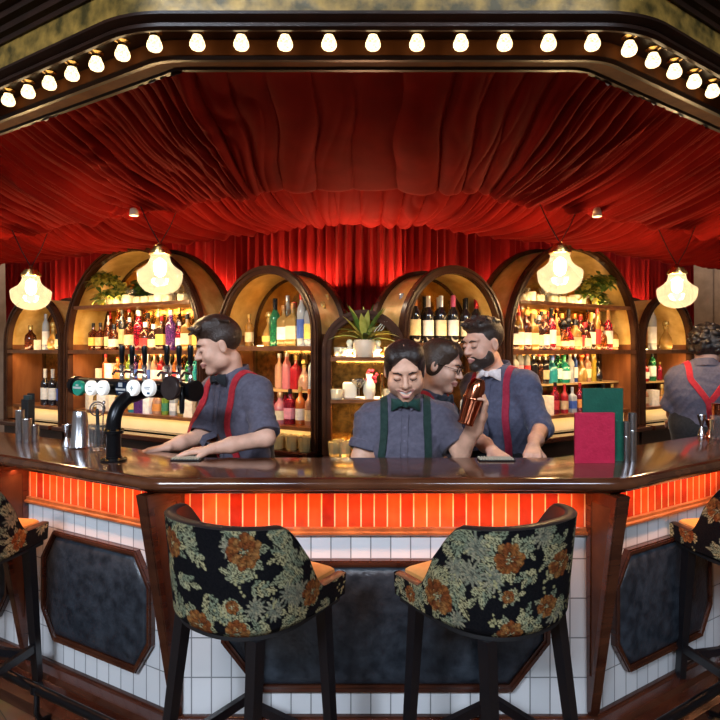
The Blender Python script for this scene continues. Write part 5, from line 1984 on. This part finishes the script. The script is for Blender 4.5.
def sdf_obj(name, prims, res, mats, parent, wob=None, mi=None):
    V, Fq = surface(prims, res, wob)
    me = bpy.data.meshes.new(name)
    me.vertices.add(len(V))
    me.vertices.foreach_set('co', V.astype(np.float32).ravel())
    me.loops.add(Fq.size)
    me.loops.foreach_set('vertex_index', Fq.astype(np.int32).ravel())
    me.polygons.add(len(Fq))
    me.polygons.foreach_set('loop_start', np.arange(0, Fq.size, 4, dtype=np.int32))
    for m in (mats if isinstance(mats, list) else [mats]):
        me.materials.append(m)
    me.polygons.foreach_set('use_smooth', np.ones(len(Fq), bool))
    if mi is not None:
        me.polygons.foreach_set('material_index', mi(V[Fq].mean(1)).astype(np.int32))
    me.update(calc_edges=True)
    me.validate()
    return link(name, me, parent, world=True)


def frame_from(f, up=(0, 0, 1), roll=0.0):
    """rows: right, forward, up"""
    f = unit(f)
    r_ = unit(np.cross(f, up))
    u = np.cross(r_, f)
    c, s = math.cos(roll), math.sin(roll)
    return np.array([r_ * c + u * s, f, u * c - r_ * s])


def hand(wr, d, pn, thumb, curl, s=1.0, spread=.06, tcurl=.5):
    """palm, four fingers and a thumb; d = finger direction, pn = way the palm faces, thumb = +-1"""
    d = unit(d)
    pn = unit(np.array(pn) - d * (np.array(pn) @ d))
    x = np.cross(d, pn) * thumb
    wr = np.array(wr, float)
    L = lambda a, b_, c: wr + s * (x * a + d * b_ + pn * c)
    out = []
    for a in (-.028, -.010, .010, .028):
        out.append(cone(L(a * .55, -.004, 0), L(a, .086, .0), .0135 * s, .0115 * s, .012))
    for a, ln, w_ in ((.028, .072, .0092), (.010, .080, .0095), (-.010, .074, .0090), (-.028, .058, .0080)):
        p = L(a, .084, 0)
        ang = 0.0
        sp = a / .028 * spread
        for k, (q, c) in enumerate(zip((.46, .31, .23), curl)):
            ang += c * (1 + .12 * (a < 0))
            dd = (d * math.cos(ang) + pn * math.sin(ang)) * math.cos(sp) + x * math.sin(sp)
            p2 = p + dd * ln * q * s
            out.append(cone(p, p2, (w_ - .0007 * k) * s, (w_ - .0007 * (k + 1)) * s, .004))
            p = p2
    t0, t1 = L(.020, .018, .006), L(.046, .050, .020)
    dd = unit(d * .72 + pn * tcurl + x * .22)
    t2 = t1 + dd * .034 * s
    t3 = t2 + unit(d * .62 + pn * (tcurl + .35) - x * .1) * .026 * s
    out += [cone(t0, t1, .0145 * s, .0112 * s, .010), cone(t1, t2, .0108 * s, .0096 * s, .004), cone(t2, t3, .0096 * s, .0078 * s, .004)]
    return out


def head_prims(c, H, s, smile=0.0, lids=True, wide=1.0):
    c = np.array(c, float)
    L = lambda x, y, z: c + s * (H[0] * x * wide * wide + H[1] * y + H[2] * z)
    E = lambda p, r, k, sub=False: ell(L(*p), np.array(r) * s, k * s, H, sub)
    o = [E((0, -.018, .042), (.074, .094, .088), .01), E((0, .028, -.030), (.060, .062, .082), .03), E((0, .068, -.097), (.023, .022, .018), .025)]
    for sx in (-1, 1):
        o += [E((sx * .046, .012, -.062), (.02, .03, .028), .03), E((sx * .038, .060, -.026), (.024, .020, .022 + .004 * smile), .025)]
    o += [E((0, .074, .036), (.052, .016, .013), .022)]
    for sx in (-1, 1):
        o += [E((sx * .031, .100, .010), (.017, .018, .012), .014, True)]
    o += [cone(L(0, .082, .022), L(0, .107, -.020), .0075 * s, .0120 * s, .010 * s), E((0, .108, -.022), (.011, .010, .010), .008)]
    for sx in (-1, 1):
        o += [E((sx * .0125, .097, -.025), (.0085, .010, .0075), .006)]
        if lids:
            o += [E((sx * .031, .079, .009), (.0150, .0145, .0125), .004)]
    up = .006 * smile
    for sx in (-1, 1):
        if smile > .6:
            o += [cone(L(0, .0985, -.0520), L(sx * .034, .081, -.0470), .0056 * s, .0036 * s, .006 * s), cone(L(sx * .010, .0965, -.0725), L(sx * .032, .080, -.0515), .0062 * s, .0036 * s, .006 * s), cone(L(-.01, .0965, -.0725), L(.01, .0965, -.0725), .0062 * s, .0062 * s, .006 * s)]
            o += [E((sx * .041, .022, -.044), (.018, .034, .034), .03)]
        else:
            o += [cone(L(0, .0965, -.054), L(sx * (.022 + .004 * smile), .083, -.056 + up), .0062 * s, .0035 * s, .006 * s), cone(L(0, .0935, -.0675), L(sx * (.019 + .004 * smile), .082, -.060 + up), .0070 * s, .0035 * s, .006 * s)]
    for sx in (-1, 1):
        if smile > .6:
            o += [cone(L(0, .102, -.0620), L(sx * .0285, .090, -.0510), .0060 * s, .0022 * s, .003 * s, sub=True)]
        else:
            o += [cone(L(sx * .004, .104, -.0605), L(sx * .021, .092, -.0585 + up), .0024 * s, .0018 * s, .003 * s, sub=True)]
        o += [E((sx * .077, -.008, .000), (.0085, .018, .031), .006), E((sx * .086, -.004, .004), (.006, .010, .018), .004, True)]
    return o


def build_person(name_label, J, col_, opts):
    """J: dict of joints in the scene; col_: colours; opts: hair, tie and so on"""
    s = J.get('s', 1.0)
    hs = J.get('hs', s)
    fwd = unit(J['fwd'])
    H = frame_from(J['face'], roll=J.get('roll', 0))
    wide = opts.get('wide', 1.0)
    H[0] /= wide                                     # rows used to read local coordinates; offsets multiply back
    hip, chest, neck, head = (np.array(J[k], float) for k in ('hip', 'chest', 'neck', 'head'))
    side = unit(np.cross(fwd, (0, 0, 1)))            # the person's right
    res = opts.get('res', .005)
    root = thing('person', name_label, 'person', (hip[0], hip[1], 0), 0)
    hip2 = np.array((hip[0], hip[1], .92 * s))
    feet = []
    skin = []
    w_, g = opts.get('w', 1.0) * s, (fwd, .74)
    torso = lambda i: [cone(hip2 - side * .07 * w_, hip2 + side * .07 * w_, .105 * w_ + i, .105 * w_ + i, .05, (fwd, .85)),
                       cone(hip2, (hip2 + chest) / 2, .128 * w_ + i, .122 * w_ + i, .05, g), cone((hip2 + chest) / 2, chest, .124 * w_ + i, .142 * w_ + i, .06, g),
                       cone(chest - side * .06 * w_, chest + side * .06 * w_, .12 * w_ + i, .12 * w_ + i, .05, g),
                       cone(chest, neck - (neck - chest) * .12, .12 * w_ + i, .058 * s + i, .06, g)]
    bust = lambda i: [ell(chest + sx * side * .062 * w_ + fwd * .085 * w_ - np.array((0, 0, .035)) * s, np.array((.066, .058, .066)) * w_ + i, .05) for sx in (-1, 1)] if opts.get('bust') else []
    sh = {'R': np.array(J['shR'], float), 'L': np.array(J['shL'], float)}
    el = {'R': np.array(J['elR'], float), 'L': np.array(J['elL'], float)}
    wr = {'R': np.array(J['wrR'], float), 'L': np.array(J['wrL'], float)}
    yoke = lambda i: sum([[cone(neck - np.array((0, 0, .012)) * s, sh[q], .050 * s + i, .056 * s + i, .05), cone(neck * .5 + chest * .5, sh[q], .085 * s + i, .062 * s + i, .05, g)] for q in 'RL'], [])
    am = opts.get('arm', 1.0)
    skin += torso(0) + bust(0) + yoke(0)
    hb = head - H[2] * .070 * hs - H[1] * .034 * hs
    skin += [cone(neck - np.array((0, 0, .02)) * s, hb, .057 * s, .050 * s, .014)]
    for q in 'RL':
        skin += [cone(sh[q], el[q], .050 * s * am, .041 * s * am, .03), cone(el[q], wr[q] * .65 + el[q] * .35, .039 * s * am, .033 * s * am, .02), cone(wr[q] * .65 + el[q] * .35, wr[q], .033 * s * am, .0245 * s * am, .02, None)]
    for q, sx in (('R', 1), ('L', -1)):
        kn = hip2 + side * sx * .095 * s + fwd * .03 - np.array((0, 0, .43)) * s
        an = np.array((kn[0] - fwd[0] * .03, kn[1] - fwd[1] * .03, .09 * s))
        toe = an + fwd * .17 * s - np.array((0, 0, .055)) * s
        skin += [cone(hip2 + side * sx * .085 * s, kn, .088 * s, .056 * s, .04), cone(kn, an, .054 * s, .038 * s, .03), cone(an - np.array((0, 0, .045)) * s, toe, .036 * s, .03 * s, .02)]
        feet.append((an, toe, kn, sx))
    hands = []
    for q in 'RL':
        hd = J['hand' + q]
        hands += hand(wr[q], hd['d'], hd['pn'], hd['thumb'], hd['curl'], hd.get('s', s), hd.get('spread', .06), hd.get('tcurl', .5))
    skin += hands
    skin += head_prims(head, H, hs, opts.get('smile', 0), opts.get('lids', True), wide)
    sm, lm = cmat('skin', col_['skin']), M('lips', col_['lips'], .4)

    def pick_mat(Cn):
        l = (Cn - head) @ H.T / hs
        if opts.get('smile', 0) > .6:
            q = (l[:, 0] / .034) ** 2
            return ((np.abs(l[:, 0]) < .033) & (l[:, 1] > .075) & (np.minimum(np.abs(l[:, 2] + .0525 - .0042 * q), np.abs(l[:, 2] + .0735 - .0205 * q)) < .0052)).astype(int)
        return ((np.abs(l[:, 0]) < .026) & (l[:, 1] > .078) & (np.abs(l[:, 2] + .060 - .006 * opts.get('smile', 0) * (np.abs(l[:, 0]) / .024) ** 2) < .0105 - .006 * np.abs(l[:, 0]) / .026)).astype(int)
    sdf_obj('body', skin, opts.get('res', .005), [sm, lm], root, mi=pick_mat)
    Lh = lambda x, y, z: head + hs * (H[0] * x * wide * wide + H[1] * y + H[2] * z)
    # shirt
    up3 = np.array((0, 0, 1.))
    shirt = torso(.014 * s) + bust(.012 * s) + yoke(.013 * s)
    ends = {}
    for q in 'RL':
        f = J.get('sleeve' + q, .88)
        e = sh[q] + (el[q] - sh[q]) * f if f <= 1 else el[q] + (wr[q] - el[q]) * (f - 1)
        if f > 1:
            shirt += [cone(sh[q], el[q], .066 * s * am, .058 * s * am, .03), cone(el[q], e + unit(e - el[q]) * .02, .056 * s * am, .046 * s * am, .03)]
            dr = unit(wr[q] - el[q])
        else:
            dr = unit(el[q] - sh[q])
            shirt += [cone(sh[q], e + dr * .03, .066 * s * am, .064 * s * am, .03)]
        ends[q] = (e, dr)
    for q in 'RL':
        e, dr = ends[q]
        shirt += [cut(e, dr, e + dr * .05, .10)]
    shirt += [cut((0, 0, hip2[2] - .03), (0, 0, -1)), cone(neck + up3 * .012 * s - fwd * .004, head, .060 * s, .062 * s, .01, sub=True)]
    shm = cmat('cloth', col_['shirt'])
    sdf_obj('shirt', shirt, res, shm, root, wob=.0062)
    # rolled cuffs
    for q in 'RL':
        e, dr = ends[q]
        f = J.get('sleeve' + q, .88)
        r0 = (.069 if f <= 1 else .052) * s * am
        MB().lathe([(r0 - .006, -.040), (r0, -.038), (r0 + .002, -.02), (r0, -.002), (r0 - .004, .002), (r0 - .012, .0)], 26, e, ax=dr, cap=False).build('rolled_cuff', shm, root, world=True)
    # shirt collar
    G = np.zeros((41, 4, 3))
    nd = unit(hb - neck)
    for i in range(41):
        a = -PI * .93 + 2 * PI * .93 * i / 40
        fr_ = max(0, (abs(a) - PI * .62) / (PI * .31))
        dv = -fwd * math.cos(a) + side * math.sin(a)
        lo_ = neck + up3 * (.016 - .030 * fr_ ** 1.5 + .012 * math.cos(a)) * s + dv * (.084 + .016 * fr_) * s
        hi_ = neck + up3 * (.058 - .026 * fr_ + .014 * math.cos(a)) * s + dv * (.066) * s
        G[i, 0], G[i, 1], G[i, 2], G[i, 3] = lo_, hi_ + dv * .003, hi_ - dv * .003, lo_ - dv * .006
    MB().grid(G, closed_v=True).build('shirt_collar', shm, root, world=True)
    # placket and buttons
    def march(o, d):
        o = np.array(o, float)
        d = np.array(d, float)
        t = np.zeros(len(o))
        for _ in range(48):
            D = field_at(shirt_s, o + d * t[:, None])
            t += np.clip(D, -.02, .08) * .9
        return o + d * t[:, None]
    shirt_s = [q for q in shirt if q['t'] != 'h']

    def ribbon(name, P, W, th, mat):
        eps = .004
        n = np.stack([field_at(shirt_s, P + np.eye(3)[i] * eps) - field_at(shirt_s, P - np.eye(3)[i] * eps) for i in range(3)], axis=1)
        n /= np.linalg.norm(n, axis=1)[:, None] + 1e-9
        T = np.gradient(P, axis=0)
        T /= np.linalg.norm(T, axis=1)[:, None] + 1e-9
        S = np.cross(T, n)
        S /= np.linalg.norm(S, axis=1)[:, None] + 1e-9
        G = np.stack([P + S * W / 2 + n * .002, P + S * W * .45 + n * (.0055 + th), P - S * W * .45 + n * (.0055 + th), P - S * W / 2 + n * .002], axis=1)
        return MB().grid(G, closed_v=True).build(name, mat, root, world=True)
    if not opts.get('back_only'):
        h = np.linspace(0, 1, 26)
        O = (hip2 + up3 * .08)[None] * (1 - h[:, None]) + (neck - up3 * .02)[None] * h[:, None]
        P = march(O + fwd * .45, np.repeat(-fwd[None], 26, 0))
        ribbon('placket', P[:-2], .032, .001, shm)
        for k in (8, 13, 18):
            n_ = fwd
            MB().lathe([(0, 0), (.0055, 0), (.0055, .002), (0, .003)], 12, P[k] + n_ * .0055, ax=n_).build('button', cmat('paper', tuple(min(1, c * 1.5) for c in col_['shirt'])), root, world=True)
    # braces over both shoulders
    if col_.get('braces'):
        bm_ = cmat('cloth', col_['braces'])
        for sx in (-1, 1):
            shp = sh['R'] if sx > 0 else sh['L']
            off0 = side * sx * .105 * w_
            top = neck + side * sx * .092 * w_
            piv = top - up3 * (.06 if opts.get('yback') else .14) * s
            hf = np.linspace(0, 1, 18)
            base = hip2 + up3 * .03 + off0
            O = base[None] * (1 - hf[:, None]) + piv[None] * hf[:, None]
            Pf = march(O + fwd * .45, np.repeat(-fwd[None], 18, 0))
            an_ = np.linspace(.12, PI - .12, 22)
            dv_ = fwd[None] * np.cos(an_)[:, None] + up3[None] * np.sin(an_)[:, None]
            Pt = march(piv[None] + dv_ * .42, -dv_)
            hk = np.linspace(0, 1, 24)
            yj = neck - up3 * .20 * s
            if opts.get('yback'):
                O = np.array([piv + (yj - piv) * min(1, q / .55) if q < .55 else yj + (hip2 + up3 * .03 - yj) * (q - .55) / .45 for q in hk])
            else:
                O = piv[None] * (1 - hk[:, None]) + (base)[None] * hk[:, None]
            Pb = march(O - fwd * .45, np.repeat(fwd[None], 24, 0))
            P = np.vstack([Pf, Pt, Pb])
            for _ in range(2):
                P[1:-1] = P[1:-1] * .5 + (P[:-2] + P[2:]) * .25
            ribbon('brace', P, .036 * s, .002, bm_)
        if not opts.get('back_only'):
            pass
    # bow tie
    if col_.get('tie'):
        bc = neck + fwd * .098 * s + up3 * .004 * s
        tm = cmat('cloth', col_['tie'])
        t_ = MB().lathe([(0, -.016), (.011, -.013), (.013, 0), (.011, .013), (0, .016)], 14, bc + fwd * .008).build('bow_tie', tm, root, world=True)
        for sx in (-1, 1):
            G = np.zeros((9, 12, 3))
            for i in range(9):
                t = i / 8
                hh, dd = (.010 + .020 * t ** .8) * s, (.008 + .006 * math.sin(t * PI)) * (1 if i < 8 else .3)
                for j in range(12):
                    a = 2 * PI * j / 12
                    G[i, j] = bc + side * sx * (.006 + .060 * t) * s + up3 * (hh * math.sin(a) + .004 * math.sin(t * 5)) + fwd * (dd * math.cos(a) + .004 - .018 * t * t)
            m = MB().grid(G, closed_v=True)
            m.add(G[-1], [tuple(range(12))])
            m.build('bow_wing', tm, t_, world=True)
    # trousers and shoes
    tr = [cone(hip2 - side * .07 * w_, hip2 + side * .07 * w_, .122 * w_, .122 * w_, .05, (fwd, .87)), cone(hip2, hip2 + up3 * .2, .150 * w_, .152 * w_, .05, g)]
    for an, toe, kn, sx in feet:
        tr += [cone(hip2 + side * sx * .085 * s, kn, .104 * s, .075 * s, .03), cone(kn, an - up3 * .02, .074 * s, .062 * s, .02)]
    tr += [cut((0, 0, hip2[2] + opts.get('waist', .085)), (0, 0, 1)), cut((0, 0, .06), (0, 0, -1))]
    sdf_obj('trousers', tr, .012, cmat('cloth', col_['trousers']), root)
    for an, toe, kn, sx in feet:
        sdf_obj('shoe', [cone(an - up3 * .045 - fwd * .03, toe, .048 * s, .042 * s, .02, (up3, .9)), cone(an - up3 * .045, an, .05 * s, .048 * s, .02), cut((0, 0, .001), (0, 0, -1))], .008, cmat('cloth', (.01, .009, .009)), root)
    # eyebrows, lashes, teeth
    hm = cmat('hair', col_['hair'])
    if not opts.get('back_only'):
        for sx in (-1, 1):
            MB().tube([Lh(sx * .014, .0935, .027), Lh(sx * .028, .092, .0335), Lh(sx * .046, .080, .029)], [.0028 * hs, .0036 * hs, .0016 * hs], 8).build('eyebrow', hm, root, world=True)
            if opts.get('lids', True):
                MB().tube([Lh(sx * .018, .0875, .004), Lh(sx * .025, .0935, -.0005), Lh(sx * .034, .0935, -.001), Lh(sx * .044, .086, .004)], .0015 * hs, 6).build('eyelashes', cmat('hair', (.012, .008, .007)), root, world=True)
            else:
                e_ = MB().lathe([(.0125 * hs * math.sin(a), -.0125 * hs * math.cos(a)) for a in np.linspace(0, PI, 9)], 14, Lh(sx * .031, .0805, .009), ax=H[1]).build('eye', cmat('paper', (.72, .68, .64)), root, world=True)
                MB().lathe([(0, .0126 * hs), (.0055 * hs, .0115 * hs), (.0057 * hs, .0105 * hs)][::-1], 12, Lh(sx * .031, .0805, .009), ax=H[1] - H[2] * .3).build('iris', cmat('dark', (.03, .018, .01)), e_, world=True)
        if opts.get('smile', 0) > .6:
            G = np.zeros((13, 5, 3))
            for i in range(13):
                x = -.026 + .052 * i / 12
                q = (x / .028) ** 2
                for j in range(5):
                    z = -.0555 + .0040 * q - .0100 * j / 4 * (1 - q)
                    G[i, j] = Lh(x, .0955 - 13 * x * x - (.001 if j in (0, 4) else 0), z)
            MB().grid(G).build('teeth', cmat('paper', (.86, .82, .76)), root, world=True)
    opts['hairfn'](root, Lh, H, head, hs, hm, opts)
    return root, dict(Lh=Lh, H=H, wr=wr, fwd=fwd, side=side)


def shell_prims(head, H, hs, infl, c=(0, -.018, .042), r=(.074, .094, .088)):
    return [ell(head + hs * (H[0] * c[0] + H[1] * c[1] + H[2] * c[2]), (np.array(r) + infl) * hs, .01, H)]


def hair_parted(root, Lh, H, head, hs, hm, o):
    p = [ell(Lh(0, -.018, .044), np.array((.079, .100, .0905)) * hs, .01, H)]
    for sx in (-1, 1):
        p += [ell(Lh(sx * .040, .012, .082), np.array((.040, .066, .046)) * hs, .012, H), ell(Lh(sx * .064, -.020, .005), np.array((.017, .044, .058)) * hs, .02, H)]
    p += [ell(Lh(0, -.105, -.01), np.array((.045, .045, .050)) * hs, .02, H)]
    p += [ell(Lh(0, .100, -.028), np.array((.0665, .078, .120)) * hs, .010, H, True), ell(Lh(0, .06, -.11), np.array((.075, .09, .08)) * hs, .012, H, True)]
    p += [ell(Lh(0, .100, .083), np.array((.020, .034, .036)) * hs, .012 * hs, H, True)]
    p += [cone(Lh(0, .088, .108), Lh(0, -.05, .1495), .005 * hs, .004 * hs, .010 * hs, sub=True)]
    sdf_obj('hair', p, .004, hm, root, wob=.0012)


def hair_short(root, Lh, H, head, hs, hm, o):
    r = np.random.default_rng(o.get('seed', 4))
    p = [ell(Lh(0, -.024, .046), np.array((.078, .096, .089)) * hs, .01, H)]
    t = o.get('top', 1.0)
    p += [ell(Lh(0, .004, .098), np.array((.074, .090, .046 * t)) * hs, .02, H)]
    p += [ell(Lh(0, .125, -.045), np.array((.078, .095, .118)) * hs, .01, H, True), ell(Lh(0, .03, -.10), np.array((.11, .12, .075)) * hs, .012, H, True)]
    for sx in (-1, 1):
        p += [ell(Lh(sx * .085, .0, -.005), np.array((.03, .024, .034)) * hs, .008, H, True)]
    for k in range(int(80 * t)):
        a, y = r.uniform(-.062, .062), r.uniform(-.07, .075)
        z = .128 - 4.2 * a * a - 2.2 * y * y
        dx, dy = r.uniform(-.02, .02), r.uniform(.015, .04)
        p.append(cone(Lh(a, y, z), Lh(a + dx, y + dy, z + r.uniform(-.004, .020) - (.012 if y > .03 else 0)), .010 * hs, .005 * hs, .006 * hs))
    sdf_obj('hair', p, .004, hm, root, wob=.0015)
    if o.get('beard'):
        q = [ell(Lh(0, .029, -.034), np.array((.0625, .0640, .0800)) * hs, .03, H), ell(Lh(0, .068, -.097), np.array((.027, .026, .023)) * hs, .025, H)]
        for sx in (-1, 1):
            q += [ell(Lh(sx * .048, .014, -.062), np.array((.0215, .032, .030)) * hs, .03, H)]
        q += [ell(Lh(0, .10, .020), np.array((.085, .09, .062)) * hs, .01, H, True), ell(Lh(0, .115, -.0615), np.array((.020, .034, .0085)) * hs, .005, H, True), ell(Lh(0, -.06, -.02), np.array((.12, .07, .12)) * hs, .01, H, True)]
        sdf_obj('beard', q, .004, hm, root, wob=.0012)


def hair_curly(root, Lh, H, head, hs, hm, o):
    r = np.random.default_rng(9)
    p = [ell(Lh(0, -.022, .040), np.array((.098, .115, .108)) * hs, .01, H)]
    for k in range(170):
        a, b_ = r.uniform(0, 2 * PI), r.uniform(-.75, 1.4)
        d = np.array((math.cos(a) * math.cos(b_), math.sin(a) * math.cos(b_), math.sin(b_)))
        if d[1] > .55 and d[2] < .55:
            continue
        q = np.array((0, -.022, .040)) + d * np.array((.100, .116, .108)) * r.uniform(.92, 1.08)
        p.append(ell(Lh(*q), np.array((.020, .020, .018)) * hs * r.uniform(.7, 1.2), .006, H))
    p += [ell(Lh(0, .115, -.04), np.array((.07, .08, .10)) * hs, .01, H, True)]
    sdf_obj('curly_hair', p, .006, hm, root, wob=.002)


SHIRT = (.088, .080, .112)
REDB = (.42, .012, .022)
RELAX = (.25, .35, .25)


def dn(p, dz):
    q = np.array(p, float)
    q[2] += dz
    return q


# ---- the bartender with the shaker
SD, SP = (.03, -.52, .84), (-.95, -.12, .06)
hd = at(405, 371, 2.72)
J = dict(s=1.0, hs=1.07, fwd=(-.04, -1, 0), face=(-.06, -1, -.42), roll=R(-3), head=hd, neck=at(405, 403, 2.79), chest=at(403.5, 441, 2.81), hip=(.2, 2.88, .9),
         shR=at(372, 421, 2.80), shL=at(441, 419, 2.79), elR=at(361, 457, 2.76), elL=at(461, 452, 2.70), wrR=(.02, 2.70, .90), wrL=at(482, 415, 2.565), sleeveR=.80, sleeveL=.80,
         handR=dict(d=(.2, -.4, -.9), pn=(.8, .3, 0), thumb=1, curl=RELAX), handL=dict(d=SD, pn=SP, thumb=-1, curl=(.45, .6, .45), tcurl=.75, s=.95))
w1, i1 = build_person('smiling bartender with parted dark hair and green bow tie holding up a copper shaker', J,
                      dict(skin=(.72, .40, .27), lips=(.46, .19, .16), shirt=SHIRT, braces=(.003, .022, .016), tie=(.003, .034, .025), hair=(.020, .010, .007), trousers=(.012, .012, .014)),
                      dict(res=.0034, bust=True, wide=1.07, w=1.06, arm=1.06, smile=1.0, lids=True, hairfn=hair_parted))
# the copper shaker in her raised hand
wl = i1['wr']['L']
d_ = unit(SD)
pn_ = unit(np.array(SP) - d_ * (np.array(SP) @ d_))
axs = unit((.30, -.06, 1))
cc = wl + d_ * .082 + pn_ * .052
bs = cc - axs * .105
t_ = thing('copper_shaker', 'polished copper cocktail shaker held up in the smiling bartender hand', 'shaker', bs, 0)
MB().lathe([(0, 0), (.033, 0), (.034, .003), (.041, .105), (.0425, .108), (.0425, .114), (.040, .116), (.037, .165), (.028, .190), (.022, .198), (0, .200)], 32, bs, ax=axs).build('shaker_body', MAT['copper'], t_, world=True)
MB().lathe([(.033, -.002), (.0355, 0), (.0355, .005), (.033, .007)], 32, bs, ax=axs).build('base_rim', MAT['copper'], t_, world=True)
MB().lathe([(.0425, .106), (.044, .109), (.044, .113), (.0425, .116)], 32, bs, ax=axs).build('joint_ring', MAT['copper'], t_, world=True)

# ---- the man leaning to the left
hd = at(219, 347, 2.85)
J = dict(s=1.0, hs=1.04, fwd=(-.72, -.66, 0), face=(-.95, -.34, -.30), head=hd, neck=at(234, 379, 2.90), chest=at(240, 417, 2.91), hip=(-.56, 3.0, .9),
         shR=at(215, 392, 2.98), shL=at(257, 393, 2.81), elR=at(202, 436, 2.88), elL=at(266, 438, 2.66), wrR=at(168, 447, 2.74), wrL=at(212, 449, 2.56), sleeveR=.92, sleeveL=.92,
         handR=dict(d=(-.9, -.3, -.15), pn=(0, 0, -1), thumb=-1, curl=(.15, .25, .2)), handL=dict(d=(-1, -.10, -.10), pn=(-.1, 0, -1), thumb=1, curl=(.15, .2, .2)))
build_person('bartender leaning left in profile with red braces and black bow tie', J,
             dict(skin=(.66, .37, .26), lips=(.42, .17, .14), shirt=SHIRT, braces=REDB, tie=(.010, .012, .016), hair=(.030, .014, .008), trousers=(.014, .014, .018)),
             dict(res=.0042, w=1.0, waist=.2, smile=.2, lids=True, hairfn=hair_short, top=1.25, seed=5))
# ---- the tall bearded man
hd = at(483, 345, 3.15)
J = dict(s=1.05, hs=1.10, fwd=(-.62, -.78, 0), face=(-.86, -.5, -.16), head=hd, neck=at(496, 374, 3.19), chest=at(502, 411, 3.19), hip=(.75, 3.24, .9),
         shR=at(475, 387, 3.30), shL=at(524, 386, 3.07), elR=at(474, 436, 3.02), elL=at(541, 428, 2.98), wrR=at(492, 450, 2.74), wrL=at(533, 447, 2.70), sleeveR=.95, sleeveL=1.15,
         handR=dict(d=(.35, -.9, -.25), pn=(0, 0, -1), thumb=-1, curl=RELAX), handL=dict(d=(-.3, -.9, -.25), pn=(0, .1, -1), thumb=1, curl=RELAX))
build_person('tall bearded bartender with red braces turning left behind the shaker hand', J,
             dict(skin=(.62, .34, .24), lips=(.42, .17, .14), shirt=(.070, .072, .115), braces=(.30, .010, .035), tie=(.72, .62, .60), hair=(.030, .017, .012), trousers=(.008, .008, .010)),
             dict(res=.0042, w=1.05, waist=.17, lids=True, hairfn=hair_short, top=.8, beard=True, seed=8))
# ---- the woman with glasses
hd = at(441, 366, 3.06)
J = dict(s=.97, hs=1.06, fwd=(.72, -.66, 0), face=(.90, -.42, -.30), head=hd, neck=at(432, 399, 3.08), chest=at(430, 428, 3.10), hip=(.35, 3.14, .9),
         shR=at(420, 412, 2.99), shL=at(444, 413, 3.20), elR=at(428, 452, 2.98), elL=at(455, 452, 3.24), wrR=at(452, 470, 2.90), wrL=at(470, 480, 3.1), sleeveR=.9, sleeveL=.9,
         handR=dict(d=(.8, -.4, -.4), pn=(0, .2, -1), thumb=-1, curl=RELAX), handL=dict(d=(.8, -.4, -.4), pn=(0, 0, -1), thumb=1, curl=RELAX))
w2, i2 = build_person('bartender in glasses half hidden behind the smiling one, facing right', J,
                      dict(skin=(.66, .38, .27), lips=(.46, .18, .15), shirt=SHIRT, braces=REDB, tie=(.015, .02, .03), hair=(.035, .018, .010), trousers=(.012, .012, .014)),
                      dict(res=.0042, bust=True, w=.96, lids=True, hairfn=hair_parted))
m = MB()
Lg = i2['Lh']
for sx in (-1, 1):
    m.tube([Lg(sx * (.033) + .021 * math.cos(a), .102 - .004 * abs(math.cos(a)), .008 + .018 * math.sin(a)) for a in np.linspace(0, 2 * PI, 22)], .0022, 6, caps=False)
    m.tube([Lg(sx * .054, .098, .012), Lg(sx * .078, .06, .014), Lg(sx * .083, .0, .012)], .0018, 6)
m.tube([Lg(-.012, .104, .012), Lg(0, .108, .015), Lg(.012, .104, .012)], .002, 6)
m.build('glasses', cmat('dark', (.015, .010, .008)), w2, world=True)
# ---- the curly haired person at the right edge, back turned
hd = at(707, 349, 4.15)
J = dict(s=1.13, hs=1.08, fwd=(.25, .97, 0), face=(.35, .93, -.2), head=hd, neck=at(704, 369, 4.12), chest=at(703, 390, 4.14), hip=(2.42, 4.18, .9),
         shR=at(728, 379, 4.05), shL=at(680, 379, 4.18), elR=at(735, 405, 4.1), elL=at(671, 404, 4.26), wrR=at(728, 418, 4.3), wrL=at(673, 420, 4.42), sleeveR=.95, sleeveL=1.02,
         handR=dict(d=(-.2, .8, -.3), pn=(0, 0, -1), thumb=1, curl=RELAX), handL=dict(d=(.3, .85, -.2), pn=(.2, 0, -1), thumb=-1, curl=RELAX))
build_person('curly haired bartender with back turned and red braces, right edge of the bar', J,
             dict(skin=(.45, .26, .19), lips=(.4, .16, .13), shirt=SHIRT, braces=REDB, tie=None, hair=(.010, .007, .006), trousers=(.008, .008, .010)),
             dict(res=.006, w=1.05, waist=.12, hairfn=hair_curly, back_only=True, yback=True))
